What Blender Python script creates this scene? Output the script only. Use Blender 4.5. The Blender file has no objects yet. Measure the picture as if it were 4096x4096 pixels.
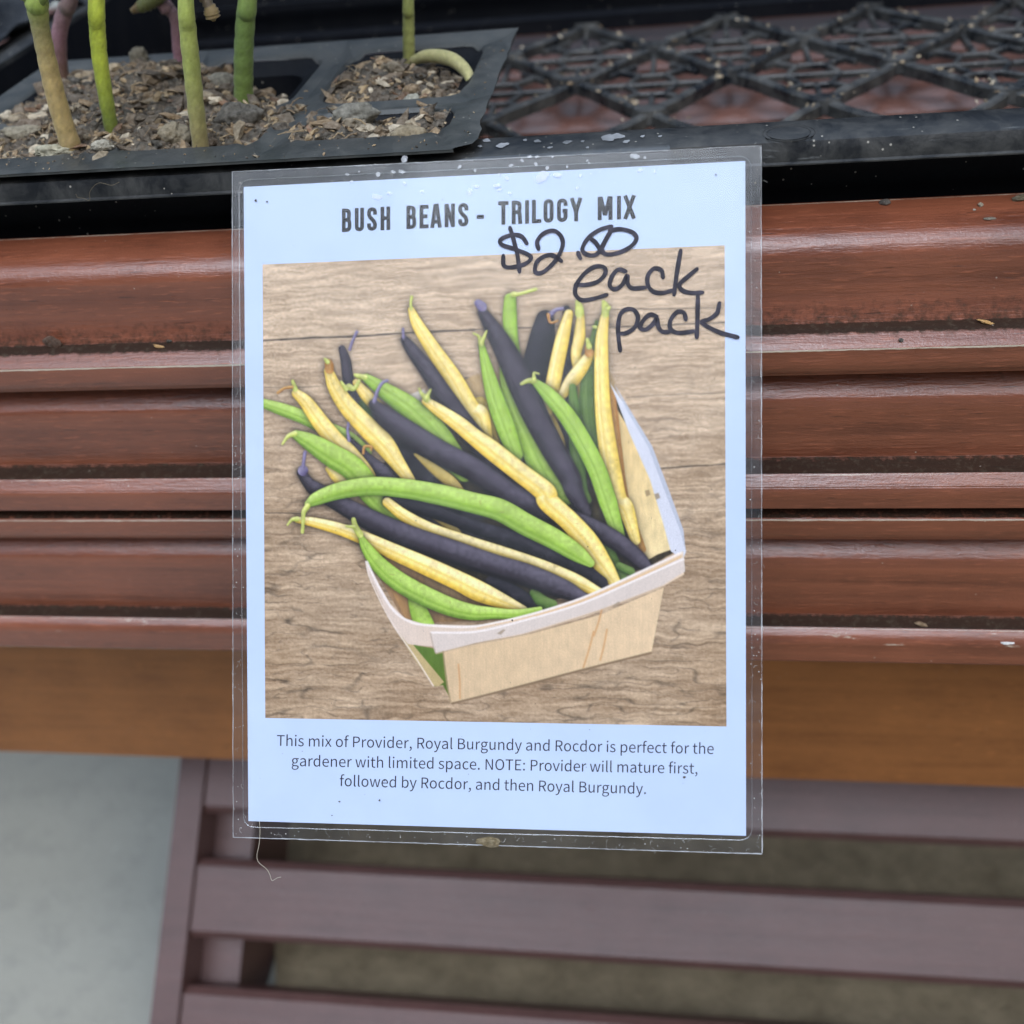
import bpy, bmesh, math, random
import numpy as np
from mathutils import Vector, Matrix

random.seed(7)
RNG = np.random.default_rng(11)
S = bpy.context.scene
COL = S.collection

# ------------------------------------------------------------------ camera
F, C = 4300.0, 2048.0            # focal length and centre of the 4096 px photograph
e1 = np.array([27400.0, -60.0, -F]); e1 /= np.linalg.norm(e1)
d3 = np.array([686.6, 5383.0, F]); d3 -= e1 * (d3 @ e1); d3 /= np.linalg.norm(d3)
up = -d3
e2 = np.cross(up, e1)
M3 = np.array([e1, e2, up])      # camera (right, down, forward) -> world
H = 0.500                        # camera height above the ground


def ray(px, py):
    return M3 @ np.array([(px - C) / F, (py - C) / F, 1.0])


def at(px, py, depth):           # point at a camera depth (world, camera at the origin of x,y)
    return ray(px, py) * depth + np.array([0, 0, H])


def on_z(px, py, z):             # point on a horizontal plane
    r = ray(px, py)
    return r * ((z - H) / r[2]) + np.array([0, 0, H])


def on_y(px, py, y):             # point on a vertical plane facing the front
    r = ray(px, py)
    return r * (y / r[1]) + np.array([0, 0, H])


cam_d = bpy.data.cameras.new('camera')
cam = bpy.data.objects.new('camera', cam_d)
COL.objects.link(cam)
R = Matrix((
    (e1[0], -e1[1], -e1[2]),
    (e2[0], -e2[1], -e2[2]),
    (up[0], -up[1], -up[2])))
cam.matrix_world = Matrix.Translation((0, 0, H)) @ R.to_4x4()
cam_d.sensor_width = 36.0
cam_d.lens = 36.0 * F / 4096.0
cam_d.clip_start, cam_d.clip_end = 0.01, 500.0
cam_d.dof.use_dof = True
cam_d.dof.focus_distance = 0.238
cam_d.dof.aperture_fstop = 12.5
S.camera = cam

# ------------------------------------------------------------------ sky and sun
SUN_EL, SUN_AZ = math.radians(38), math.radians(132)   # azimuth clockwise from +Y: behind the viewer, to the right
w = bpy.data.worlds.new('World'); S.world = w; w.use_nodes = True
nt = w.node_tree; nt.nodes.clear()
N = nt.nodes.new; L = nt.links.new
out = N('ShaderNodeOutputWorld'); bg = N('ShaderNodeBackground')
sky = N('ShaderNodeTexSky'); sky.sky_type = 'NISHITA'; sky.sun_disc = False
sky.sun_elevation = SUN_EL; sky.sun_rotation = SUN_AZ
sky.air_density = 1.0; sky.dust_density = 1.5
tc = N('ShaderNodeTexCoord'); sep = N('ShaderNodeSeparateXYZ')
L(tc.outputs['Generated'], sep.inputs[0])
noi = N('ShaderNodeTexNoise'); noi.inputs['Scale'].default_value = 3.2; noi.inputs['Detail'].default_value = 7
noi.inputs['Distortion'].default_value = 0.6
L(tc.outputs['Generated'], noi.inputs['Vector'])
cr = N('ShaderNodeValToRGB')
cr.color_ramp.elements[0].position = 0.36; cr.color_ramp.elements[0].color = (0.25, 0.25, 0.25, 1)
cr.color_ramp.elements[1].position = 0.66; cr.color_ramp.elements[1].color = (0.95, 0.95, 0.95, 1)
L(noi.outputs['Fac'], cr.inputs[0])
elev = N('ShaderNodeMapRange'); elev.inputs['From Min'].default_value = 0.30; elev.inputs['From Max'].default_value = 0.92
elev.inputs['To Min'].default_value = 0.7; elev.inputs['To Max'].default_value = 13.0; elev.interpolation_type = 'SMOOTHSTEP'
L(sep.outputs['Z'], elev.inputs['Value'])
cl = N('ShaderNodeVectorMath'); cl.operation = 'SCALE'; cl.inputs[0].default_value = (0.80, 0.97, 1.20)
L(elev.outputs[0], cl.inputs['Scale'])
mx = N('ShaderNodeMix'); mx.data_type = 'RGBA'
L(cr.outputs[0], mx.inputs['Factor']); L(sky.outputs[0], mx.inputs['A']); L(cl.outputs[0], mx.inputs['B'])
# horizon hidden by dark surroundings, one bright cloud high behind the viewer
hzr = N('ShaderNodeMapRange'); hzr.inputs['From Min'].default_value = 0.10; hzr.inputs['From Max'].default_value = 0.75
hzr.inputs['To Min'].default_value = 0.07; hzr.inputs['To Max'].default_value = 1.0; hzr.interpolation_type = 'SMOOTHSTEP'
L(sep.outputs['Z'], hzr.inputs['Value'])
dm_ = N('ShaderNodeVectorMath'); dm_.operation = 'SCALE'; L(mx.outputs['Result'], dm_.inputs[0]); L(hzr.outputs[0], dm_.inputs['Scale'])
CE, CA = math.radians(63), math.radians(197)
cd = N('ShaderNodeVectorMath'); cd.operation = 'DOT_PRODUCT'
cd.inputs[1].default_value = (math.sin(CA) * math.cos(CE), math.cos(CA) * math.cos(CE), math.sin(CE))
L(tc.outputs['Generated'], cd.inputs[0])
cb = N('ShaderNodeMapRange'); cb.inputs['From Min'].default_value = math.cos(math.radians(27)); cb.inputs['From Max'].default_value = math.cos(math.radians(10))
cb.inputs['To Min'].default_value = 0.0; cb.inputs['To Max'].default_value = 1.0; cb.interpolation_type = 'SMOOTHSTEP'
L(cd.outputs['Value'], cb.inputs['Value'])
n2 = N('ShaderNodeTexNoise'); n2.inputs['Scale'].default_value = 5.0; n2.inputs['Detail'].default_value = 8; n2.inputs['Distortion'].default_value = 1.0
L(tc.outputs['Generated'], n2.inputs['Vector'])
cr2 = N('ShaderNodeMapRange'); cr2.inputs['From Min'].default_value = 0.35; cr2.inputs['From Max'].default_value = 0.62
cr2.inputs['To Min'].default_value = 18.0; cr2.inputs['To Max'].default_value = 64.0
L(n2.outputs['Fac'], cr2.inputs['Value'])
mu = N('ShaderNodeMath'); mu.operation = 'MULTIPLY'; L(cb.outputs[0], mu.inputs[0]); L(cr2.outputs[0], mu.inputs[1])
cv = N('ShaderNodeVectorMath'); cv.operation = 'SCALE'; cv.inputs[0].default_value = (0.93, 0.99, 1.10); L(mu.outputs[0], cv.inputs['Scale'])
ad = N('ShaderNodeVectorMath'); ad.operation = 'ADD'; L(dm_.outputs[0], ad.inputs[0]); L(cv.outputs[0], ad.inputs[1])
L(ad.outputs[0], bg.inputs['Color'])
bg.inputs['Strength'].default_value = 0.14
L(bg.outputs[0], out.inputs[0])

sun_d = bpy.data.lights.new('sun', 'SUN'); sun_d.energy = 0.8; sun_d.angle = math.radians(32)
sun_d.color = (1.0, 0.955, 0.89)
sun = bpy.data.objects.new('sun', sun_d); COL.objects.link(sun)
sv = Vector((math.sin(SUN_AZ) * math.cos(SUN_EL), math.cos(SUN_AZ) * math.cos(SUN_EL), math.sin(SUN_EL)))
sun.rotation_euler = sv.to_track_quat('Z', 'Y').to_euler()
sun.location = (0.5, -1.0, 3.0)

vs = S.view_settings
vs.view_transform = 'Standard'; vs.look = 'None'; vs.gamma = 1.0; vs.use_curve_mapping = False
vs.exposure = -0.27
S.cycles.transparent_max_bounces = 24
S.cycles.max_bounces = 10

# ------------------------------------------------------------------ helpers


def lin(c):
    c = np.asarray(c, float)
    return np.where(c <= 0.04045, c / 12.92, ((c + 0.055) / 1.055) ** 2.4)


def tag(o, label=None, cat=None, group=None, kind=None):
    if label: o['label'] = label
    if cat: o['category'] = cat
    if group: o['group'] = group
    if kind: o['kind'] = kind
    return o


def empty(name, loc, label, cat, group=None):
    o = bpy.data.objects.new(name, None); COL.objects.link(o)
    o.location = loc; o.empty_display_size = 0.02
    return tag(o, label, cat, group)


def link(name, me, parent=None, mats=()):
    o = bpy.data.objects.new(name, me); COL.objects.link(o)
    for m in mats: me.materials.append(m)
    if parent is not None:
        o.parent = parent
        root = parent
        off = Vector((0, 0, 0))
        while root is not None:
            off += root.location; root = root.parent
        o.location = -off
        # mesh data are written in world coordinates: keep them there
    return o


def make(name, V, Fc, mats, parent=None, smooth=None, attrs=None, mat_idx=None, loc=None):
    """V in world coordinates; a top-level mesh gets its origin at loc"""
    me = bpy.data.meshes.new(name)
    V = np.asarray(V, float)
    if parent is None and loc is None:
        loc = np.array([*(V.min(0) + V.max(0))[:2] / 2, V[:, 2].min()])
    if parent is not None: loc = np.zeros(3)
    me.from_pydata((V - np.asarray(loc)).tolist(), [], Fc)
    if attrs:
        for k, a in attrs.items():
            a = np.asarray(a, np.float32)
            if a.ndim == 1:
                at_ = me.attributes.new(k, 'FLOAT', 'POINT'); at_.data.foreach_set('value', a)
            else:
                if a.shape[1] == 3: a = np.hstack([a, np.ones((len(a), 1), np.float32)])
                at_ = me.attributes.new(k, 'FLOAT_COLOR', 'POINT'); at_.data.foreach_set('color', a.ravel())
    if mat_idx is not None: me.polygons.foreach_set('material_index', np.asarray(mat_idx, np.int32))
    if smooth is not None:
        me.shade_smooth()
        if smooth < 180: me.set_sharp_from_angle(angle=math.radians(smooth))
    me.update()
    o = link(name, me, parent, mats if isinstance(mats, (list, tuple)) else [mats])
    if parent is None: o.location = loc
    return o


def catmull(P, n=8):
    P = np.asarray(P, float)
    Q = np.vstack([2 * P[0] - P[1], P, 2 * P[-1] - P[-2]])
    o = []
    for i in range(1, len(Q) - 2):
        for k in range(n):
            t = k / n
            a, b, c, d = Q[i - 1], Q[i], Q[i + 1], Q[i + 2]
            o.append(0.5 * (2 * b + (c - a) * t + (2 * a - 5 * b + 4 * c - d) * t * t + (3 * b - a - 3 * c + d) * t ** 3))
    o.append(P[-1])
    return np.array(o)


def box(x0, x1, y0, y1, z0, z1):
    V = [(x, y, z) for x in (x0, x1) for y in (y0, y1) for z in (z0, z1)]
    Fq = [(0, 1, 3, 2), (4, 6, 7, 5), (0, 4, 5, 1), (2, 3, 7, 6), (0, 2, 6, 4), (1, 5, 7, 3)]
    return V, Fq


def tube(P, rad, n=12, cap=True, squash=None):
    P = np.asarray(P, float); m = len(P)
    rad = np.full(m, rad) if np.isscalar(rad) else np.asarray(rad)
    T = np.gradient(P, axis=0); T /= np.linalg.norm(T, axis=1)[:, None] + 1e-12
    ref = np.array([0.31, 0.9, 0.2]); V = []; Fq = []
    a = np.cross(T[0], ref); a /= np.linalg.norm(a)
    for i in range(m):
        a = a - T[i] * (a @ T[i]); a /= np.linalg.norm(a); b = np.cross(T[i], a)
        for k in range(n):
            th = 2 * math.pi * k / n
            V.append(P[i] + rad[i] * (a * math.cos(th) + b * math.sin(th)))
    for i in range(m - 1):
        for k in range(n):
            k2 = (k + 1) % n
            Fq.append((i * n + k, i * n + k2, (i + 1) * n + k2, (i + 1) * n + k))
    if cap:
        Fq.append(tuple(range(n - 1, -1, -1))); Fq.append(tuple((m - 1) * n + k for k in range(n)))
    return V, Fq


class MB:                        # collects pieces of ONE object
    def __init__(s): s.V = []; s.F = []; s.C = []; s.M = []
    def add(s, V, Fq, col=None, mi=0):
        o = len(s.V); s.V += [tuple(v) for v in V]
        s.F += [tuple(i + o for i in f) for f in Fq]; s.M += [mi] * len(Fq)
        if col is not None:
            col = np.asarray(col, float)
            s.C += [tuple(col)] * len(V) if col.ndim == 1 else [tuple(c) for c in col]
    def build(s, name, mats, parent=None, smooth=None, loc=None):
        return make(name, s.V, s.F, mats, parent, smooth, {'tint': np.array(s.C)} if s.C else None,
                    s.M if any(s.M) else None, loc)


# ------------------------------------------------------------------ materials


class Mat:
    def __init__(s, name):
        s.m = bpy.data.materials.new(name); s.m.use_nodes = True
        s.t = s.m.node_tree; s.t.nodes.clear()
        s.out = s.n('ShaderNodeOutputMaterial')
    def n(s, k, **kw):
        d = s.t.nodes.new(k)
        for a, v in kw.items():
            if a.startswith('i_'):
                nm = a[2:].replace('_', ' ')
                d.inputs[int(nm) if nm.isdigit() else nm].default_value = v
            else: setattr(d, a, v)
        return d
    def l(s, a, b): s.t.links.new(a, b)
    def princ(s, col=(0.5, 0.5, 0.5), rough=0.5, spec=0.5, **kw):
        p = s.n('ShaderNodeBsdfPrincipled')
        p.inputs['Base Color'].default_value = (*col, 1); p.inputs['Roughness'].default_value = rough
        p.inputs['Specular IOR Level'].default_value = spec
        s.l(p.outputs[0], s.out.inputs[0]); s.p = p
        return p
    def coord(s, scale=(1, 1, 1), src='Object'):
        t = s.n('ShaderNodeTexCoord'); mp = s.n('ShaderNodeMapping'); mp.inputs['Scale'].default_value = scale
        s.l(t.outputs[src], mp.inputs[0]); return mp.outputs[0]
    def noise(s, vec, scale, detail=4, rough=0.55, dist=0.0):
        n = s.n('ShaderNodeTexNoise'); n.inputs['Scale'].default_value = scale; n.inputs['Detail'].default_value = detail
        n.inputs['Roughness'].default_value = rough; n.inputs['Distortion'].default_value = dist
        if vec is not None: s.l(vec, n.inputs['Vector'])
        return n.outputs['Fac']
    def ramp(s, v, *stops):
        r = s.n('ShaderNodeValToRGB'); e = r.color_ramp.elements
        while len(e) < len(stops): e.new(0.5)
        for q, (p, c) in zip(e, stops):
            q.position = p; q.color = (c, c, c, 1) if np.isscalar(c) else (*c, 1)
        s.l(v, r.inputs[0]); return r.outputs[0]
    def mix(s, f, a, b, mode='MIX'):
        m = s.n('ShaderNodeMix', data_type='RGBA', blend_type=mode)
        for v, k in ((f, 'Factor'), (a, 'A'), (b, 'B')):
            if hasattr(v, 'links') or hasattr(v, 'is_linked'): s.l(v, m.inputs[k])
            else: m.inputs[k].default_value = v if np.isscalar(v) else (*v, 1)
        return m.outputs['Result']
    def math(s, op, a, b=0.0):
        m = s.n('ShaderNodeMath', operation=op)
        for i, v in enumerate((a, b)):
            if hasattr(v, 'is_linked'): s.l(v, m.inputs[i])
            else: m.inputs[i].default_value = v
        return m.outputs[0]
    def attr(s, name, out='Fac'):
        return s.n('ShaderNodeAttribute', attribute_name=name).outputs[out]
    def bump(s, h, strength=0.3, dist=0.0005, chain=None):
        b = s.n('ShaderNodeBump'); b.inputs['Strength'].default_value = strength; b.inputs['Distance'].default_value = dist
        s.l(h, b.inputs['Height'])
        if chain is not None: s.l(chain, b.inputs['Normal'])
        return b.outputs[0]


def wood_mat(name, base=(0.26, 0.082, 0.041), dark=(0.125, 0.037, 0.019), rough=0.30, coat=0.7):
    M = Mat(name); p = M.princ(rough=rough, spec=0.5)
    p.inputs['Coat Weight'].default_value = coat; p.inputs['Coat Roughness'].default_value = 0.13; p.inputs['Coat IOR'].default_value = 1.6
    v = M.coord((9, 260, 260))
    g = M.noise(v, 1.0, 6, 0.6, 0.4)
    v2 = M.coord((170, 1500, 1500)); g2 = M.noise(v2, 1.0, 4, 0.6)
    big = M.noise(M.coord((1, 1, 1)), 38.0, 5, 0.6)
    c = M.mix(M.ramp(g, (0.32, 0.0), (0.68, 1.0)), dark, base)
    c = M.mix(M.ramp(big, (0.35, 0.0), (0.7, 0.55)), c, tuple(q * 1.2 for q in base))
    c = M.mix(M.ramp(g2, (0.56, 0.0), (0.70, 0.65)), c, tuple(q * 1.45 for q in base))
    pores = M.ramp(M.noise(M.coord((130, 1500, 1500)), 1.0, 3, 0.5), (0.25, 1.0), (0.36, 0.0))
    c = M.mix(M.math('MULTIPLY', pores, 0.6), c, (0.035, 0.014, 0.010))
    # grime lying in the grooves and on the ledges
    dn = M.noise(M.coord((1, 1, 1)), 520.0, 6, 0.7)
    dirt = M.attr('dirt')
    dm = M.ramp(M.math('ADD', M.math('MULTIPLY', dirt, 1.1), M.math('MULTIPLY', M.math('SUBTRACT', dn, 0.5), 1.3)), (0.20, 0.0), (0.62, 0.92))
    c = M.mix(dm, c, M.mix(M.ramp(dn, (0.52, 0.0), (0.85, 0.8)), (0.020, 0.016, 0.012), (0.10, 0.088, 0.062)))
    # paint worn off along the arrises
    wn = M.noise(M.coord((55, 260, 260)), 1.0, 7, 0.72)
    wear = M.attr('wear')
    wm = M.ramp(M.math('ADD', wear, M.math('MULTIPLY', M.math('SUBTRACT', wn, 0.5), 2.1)), (0.66, 0.0), (0.78, 1.0))
    c = M.mix(wm, c, (0.66, 0.57, 0.45))
    # pale dust specks
    vo = M.n('ShaderNodeTexVoronoi', i_Scale=420.0); M.l(M.coord((1, 1, 1)), vo.inputs['Vector'])
    sc = M.n('ShaderNodeSeparateColor'); M.l(vo.outputs['Color'], sc.inputs[0])
    spm = M.math('MULTIPLY', M.ramp(vo.outputs['Distance'], (0.05, 1.0), (0.10, 0.0)), M.ramp(sc.outputs[0], (0.86, 0.0), (1.0, 0.9)))
    c = M.mix(spm, c, (0.52, 0.44, 0.36))
    M.l(c, p.inputs['Base Color'])
    rr = M.math('ADD', M.math('MULTIPLY', g2, 0.25), rough - 0.10)
    rr = M.math('ADD', rr, M.math('MULTIPLY', dm, 0.45)); rr = M.math('ADD', rr, M.math('MULTIPLY', wm, 0.35))
    M.l(rr, p.inputs['Roughness'])
    M.l(M.math('MULTIPLY', M.math('SUBTRACT', 1.0, dm), coat), p.inputs['Coat Weight'])
    M.l(M.math('MULTIPLY', M.math('SUBTRACT', 1.0, dm), 0.5), p.inputs['Specular IOR Level'])
    b1 = M.bump(g2, 0.5, 0.0003)
    b2 = M.bump(M.noise(M.coord((1, 1, 1)), 1500.0, 3), 0.35, 0.00018, b1)
    b3 = M.bump(g, 0.25, 0.0006, b2)
    M.l(b3, p.inputs['Normal']); M.l(b3, p.inputs['Coat Normal'])
    return M.m


WOOD = wood_mat('brown_painted_wood')
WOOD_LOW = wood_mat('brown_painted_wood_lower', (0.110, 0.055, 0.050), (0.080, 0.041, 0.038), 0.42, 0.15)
WOOD_SLAT = wood_mat('brown_painted_slats', (0.19, 0.088, 0.066), (0.10, 0.044, 0.032), 0.30, 0.8)
WOOD_APRON = wood_mat('brown_painted_apron', (0.38, 0.15, 0.045), (0.25, 0.095, 0.029), 0.55, 0.0)


def plastic(name, col=(0.013, 0.014, 0.016), rough=0.36, dusty=0.5, scratch=0.4, spec=0.5):
    M = Mat(name); p = M.princ(col, rough, spec)
    n1 = M.noise(M.coord((1, 1, 1)), 95.0, 8, 0.7, 0.5)
    n2 = M.noise(M.coord((1, 1, 1)), 900.0, 4, 0.6)
    d = M.math('MULTIPLY', M.ramp(n1, (0.40, 0.0), (0.72, 1.0)), dusty)
    c = M.mix(d, col, (0.16, 0.155, 0.14))
    vo = M.n('ShaderNodeTexVoronoi', i_Scale=650.0); M.l(M.coord(), vo.inputs['Vector'])
    sc = M.n('ShaderNodeSeparateColor'); M.l(vo.outputs['Color'], sc.inputs[0])
    s = M.math('MULTIPLY', M.ramp(vo.outputs['Distance'], (0.12, 1.0), (0.18, 0.0)), M.ramp(sc.outputs[0], (0.88, 0.0), (0.90, 0.8)))
    c = M.mix(s, c, (0.45, 0.42, 0.36))
    st = M.ramp(M.noise(M.coord((40, 420, 420)), 1.0, 5, 0.7, 1.2), (0.66, 0.0), (0.74, scratch))
    c = M.mix(st, c, (0.22, 0.23, 0.23))
    M.l(c, p.inputs['Base Color'])
    M.l(M.math('ADD', M.math('MULTIPLY', n2, 0.25), M.math('ADD', M.math('MULTIPLY', d, 0.5), rough - 0.1)), p.inputs['Roughness'])
    M.l(M.bump(n2, 0.25, 0.0002, M.bump(n1, 0.3, 0.0008)), p.inputs['Normal'])
    return M.m


PL_TRAY = plastic('black_tray_plastic', (0.010, 0.011, 0.013), 0.34, 0.42, 0.5)
PL_WALL = plastic('black_tray_wall_plastic', (0.005, 0.006, 0.009), 0.55, 0.03, 0.03, 0.16)
PL_INSERT = plastic('grey_black_insert_plastic', (0.045, 0.050, 0.050), 0.40, 0.40, 0.6)
PL_MESH = plastic('dusty_mesh_plastic', (0.012, 0.014, 0.017), 0.22, 0.70, 1.0)


def attr_mat(name, rough=0.8, spec=0.3, mottled=0.0, bump=0.0, bscale=900.0, attr='tint', sss=0.0, sheen=0.0):
    M = Mat(name); p = M.princ(rough=rough, spec=spec)
    c = M.attr(attr, 'Color')
    if mottled:
        n = M.noise(M.coord((1, 1, 1)), bscale * 0.6, 5, 0.65)
        c = M.mix(M.ramp(n, (0.3, 0.0), (0.7, 1.0)), M.mix(mottled, c, (0, 0, 0)), M.mix(mottled * 0.5, c, (0.75, 0.7, 0.6)))
    M.l(c, p.inputs['Base Color'])
    if bump: M.l(M.bump(M.noise(M.coord((1, 1, 1)), bscale, 5, 0.7), bump, 0.0006), p.inputs['Normal'])
    if sss:
        p.inputs['Subsurface Weight'].default_value = sss
        p.inputs['Subsurface Radius'].default_value = (0.0012, 0.0016, 0.0006)
        p.inputs['Subsurface Scale'].default_value = 1.0
    if sheen: p.inputs['Sheen Weight'].default_value = sheen
    return M.m


SOIL = attr_mat('potting_mix', 0.9, 0.2, 0.45, 0.9, 1100.0)
STEM = attr_mat('seedling_stem', 0.5, 0.4, 0.13, 0.4, 2600.0, sss=0.3, sheen=0.12)
LEAF = attr_mat('seedling_leaf', 0.6, 0.3, 0.2, 0.3, 700.0)
INK = Mat('printer_ink'); INK.princ((0.010, 0.010, 0.011), 0.6, 0.3); INK = INK.m
INK_SOFT = Mat('caption_ink'); INK_SOFT.princ((0.018, 0.013, 0.032), 0.6, 0.3); INK_SOFT = INK_SOFT.m
PAPER = Mat('white_paper'); _p = PAPER.princ((0.54, 0.635, 0.86), 0.75, 0.2)
PAPER.l(PAPER.mix(PAPER.ramp(PAPER.noise(PAPER.coord((1, 1, 1)), 60.0, 6, 0.6), (0.3, 0.0), (0.7, 1.0)), (0.52, 0.62, 0.85), (0.56, 0.66, 0.87)), _p.inputs['Base Color'])
PAPER = PAPER.m
PRINT = attr_mat('printed_picture_ink', 0.65, 0.2, attr='ink')


def film_mat(name, haze=0.05, rough=0.10, gloss=0.34, wav=0.4):
    M = Mat(name)
    tr = M.n('ShaderNodeBsdfTransparent'); gl = M.n('ShaderNodeBsdfGlossy', i_Roughness=rough)
    di = M.n('ShaderNodeBsdfDiffuse'); di.inputs['Color'].default_value = (0.8, 0.82, 0.85, 1)
    tr.inputs['Color'].default_value = (0.985, 0.988, 0.99, 1)
    fr = M.n('ShaderNodeFresnel', i_IOR=1.52)
    n = M.noise(M.coord((1, 1, 1)), 70.0, 6, 0.6)
    b = M.bump(M.noise(M.coord((1, 1, 1)), 45.0, 3, 0.5), wav, 0.0012)
    M.l(b, fr.inputs['Normal']); M.l(b, gl.inputs['Normal'])
    hz = M.math('MULTIPLY', M.ramp(n, (0.35, 0.25), (0.75, 1.0)), haze)
    m1 = M.n('ShaderNodeMixShader'); M.l(hz, m1.inputs[0]); M.l(tr.outputs[0], m1.inputs[1]); M.l(di.outputs[0], m1.inputs[2])
    m2 = M.n('ShaderNodeMixShader'); M.l(M.math('MULTIPLY', fr.outputs[0], gloss), m2.inputs[0])
    M.l(m1.outputs[0], m2.inputs[1]); M.l(gl.outputs[0], m2.inputs[2])
    M.l(m2.outputs[0], M.out.inputs[0])
    return M.m


FILM = film_mat('laminating_film', 0.024, 0.10)
FILM_EDGE = film_mat('cut_film_edge', 0.75, 0.3)
TAPE = film_mat('clear_tape_film', 0.004, 0.12, 0.16, 0.6)
BUBBLE = film_mat('dried_adhesive', 0.55, 0.35, 1.0)
MARKER = Mat('marker_ink'); _p = MARKER.princ((0.022, 0.018, 0.030), 0.45, 0.2)
_n = MARKER.noise(MARKER.coord((1, 1, 1)), 420.0, 6, 0.65)
MARKER.l(MARKER.mix(MARKER.ramp(_n, (0.45, 0.0), (0.75, 0.8)), (0.020, 0.017, 0.026), (0.085, 0.075, 0.105)), _p.inputs['Base Color'])
MARKER = MARKER.m

# ------------------------------------------------------------------ ground
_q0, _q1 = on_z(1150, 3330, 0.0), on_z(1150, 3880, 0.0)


def SHADE_X(yq):
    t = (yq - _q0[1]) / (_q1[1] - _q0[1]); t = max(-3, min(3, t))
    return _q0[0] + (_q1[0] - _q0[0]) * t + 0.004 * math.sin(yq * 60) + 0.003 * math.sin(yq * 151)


gm = Mat('concrete'); _p = gm.princ(rough=0.85, spec=0.3)
_a = gm.noise(gm.coord(), 7.0, 6, 0.6); _b = gm.noise(gm.coord(), 55.0, 6, 0.7); _c = gm.noise(gm.coord(), 2.2, 2, 0.5)
_col = gm.mix(gm.ramp(_a, (0.3, 0.0), (0.7, 1.0)), (0.27, 0.285, 0.265), (0.33, 0.345, 0.32))
_col = gm.mix(gm.ramp(_c, (0.45, 0.0), (0.7, 0.5)), _col, (0.45, 0.41, 0.32))
_col = gm.mix(gm.ramp(_b, (0.50, 0.0), (0.75, 0.45)), _col, (0.20, 0.205, 0.19))
_col = gm.mix(gm.ramp(_b, (0.25, 0.4), (0.36, 0.0)), _col, (0.5, 0.5, 0.46))
gm.l(_col, _p.inputs['Base Color']); gm.l(gm.bump(_b, 0.4, 0.004), _p.inputs['Normal'])
g = make('ground', [(-60, -60, 0), (60, -60, 0), (60, 60, 0), (-60, 60, 0)], [(0, 1, 2, 3)], gm.m, loc=(0, 0, 0))
tag(g, 'pale grey concrete ground below the wooden display bench', 'ground', kind='structure')

em = Mat('painted_rack_shade'); _p = em.princ(rough=0.95, spec=0.2)  # olive brown sheet: the rack's shade on the concrete, put into colour
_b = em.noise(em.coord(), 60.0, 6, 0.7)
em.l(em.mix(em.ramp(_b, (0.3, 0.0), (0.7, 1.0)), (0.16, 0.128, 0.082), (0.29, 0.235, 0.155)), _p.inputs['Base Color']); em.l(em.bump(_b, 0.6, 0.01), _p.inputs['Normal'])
eV = [(2.5, -1.2, 0.006), (2.5, 2.5, 0.006), (-0.34, 2.5, 0.006)] + [(SHADE_X(yq) , yq, 0.006) for yq in np.linspace(2.4, -1.2, 40)]
g = make('rack_shade_sheet', eV, [tuple(range(len(eV)))], em.m, loc=(0, 0, 0))
tag(g, 'olive brown sheet painting the shade on the concrete under the slatted rack', 'painted shade', kind='structure')

# ------------------------------------------------------------------ display bench: moulded front rails
XL, XR = -0.62, 0.55
REF = [ray(2048, y) for y in range(0, 4097)]


def hit(P, beta, y):
    """walk from P=(Y,Z) down a slope until the view ray of image row y is met"""
    d = np.array([-math.cos(math.radians(beta)), -math.sin(math.radians(beta))])
    r = ray(2048, y)[1:]
    Pc = P - np.array([0, H])
    t = -(Pc[0] * r[1] - Pc[1] * r[0]) / (d[0] * r[1] - d[1] * r[0])
    return P + d * t


class Prof:
    def __init__(s, P): s.p = [np.array(P, float)]; s.w = [0.0]; s.d = [0.0]
    def go(s, y, beta, wear=0.0, dirt=0.0, n=3, d0=None):
        A = s.p[-1]; B = hit(A, beta, y)
        for k in range(1, n + 1):
            s.p.append(A + (B - A) * k / n)
            s.w.append(wear if k == n else 0.0)
            s.d.append(dirt if d0 is None else d0 + (dirt - d0) * k / n)
        return s
    def edge(s, wear, back=0.00035):
        """narrow worn strip at the last corner"""
        s.w[-1] = wear; return s
    def curve(s, y0, y1, b0, b1, n=8, wear=0.0, dirt=0.0, dirt1=None):
        for k in range(1, n + 1):
            s.go(y0 + (y1 - y0) * k / n, b0 + (b1 - b0) * (k - 0.5) / n, wear, dirt if dirt1 is None else dirt + (dirt1 - dirt) * k / n, 1)
        return s
    def jump(s, dy, dz=0.0):
        s.p.append(s.p[-1] + np.array([dy, dz])); s.w.append(0.0); s.d.append(0.6); return s


def refine(s, lim=0.6):
    """add points just beside worn corners so that the strip stays narrow"""
    P, W, D = [], [], []
    n = len(s.p)
    for i in range(n):
        if s.w[i] > 0.55 and 0 < i < n - 1:
            for q, sg in ((i - 1, 1), (i + 1, -1)):
                pass
            a, b, c = s.p[i - 1], s.p[i], s.p[i + 1]
            la, lc = np.linalg.norm(a - b), np.linalg.norm(c - b)
            ta, tcn = min(0.45, 0.0008 / la), min(0.45, 0.0008 / lc)
            P += [b + (a - b) * ta, b, b + (c - b) * tcn]; W += [0.0, s.w[i], 0.0]; D += [s.d[i]] * 3
        else:
            P.append(s.p[i]); W.append(s.w[i]); D.append(s.d[i])
    s.p, s.w, s.d = P, W, D
    return s


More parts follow.
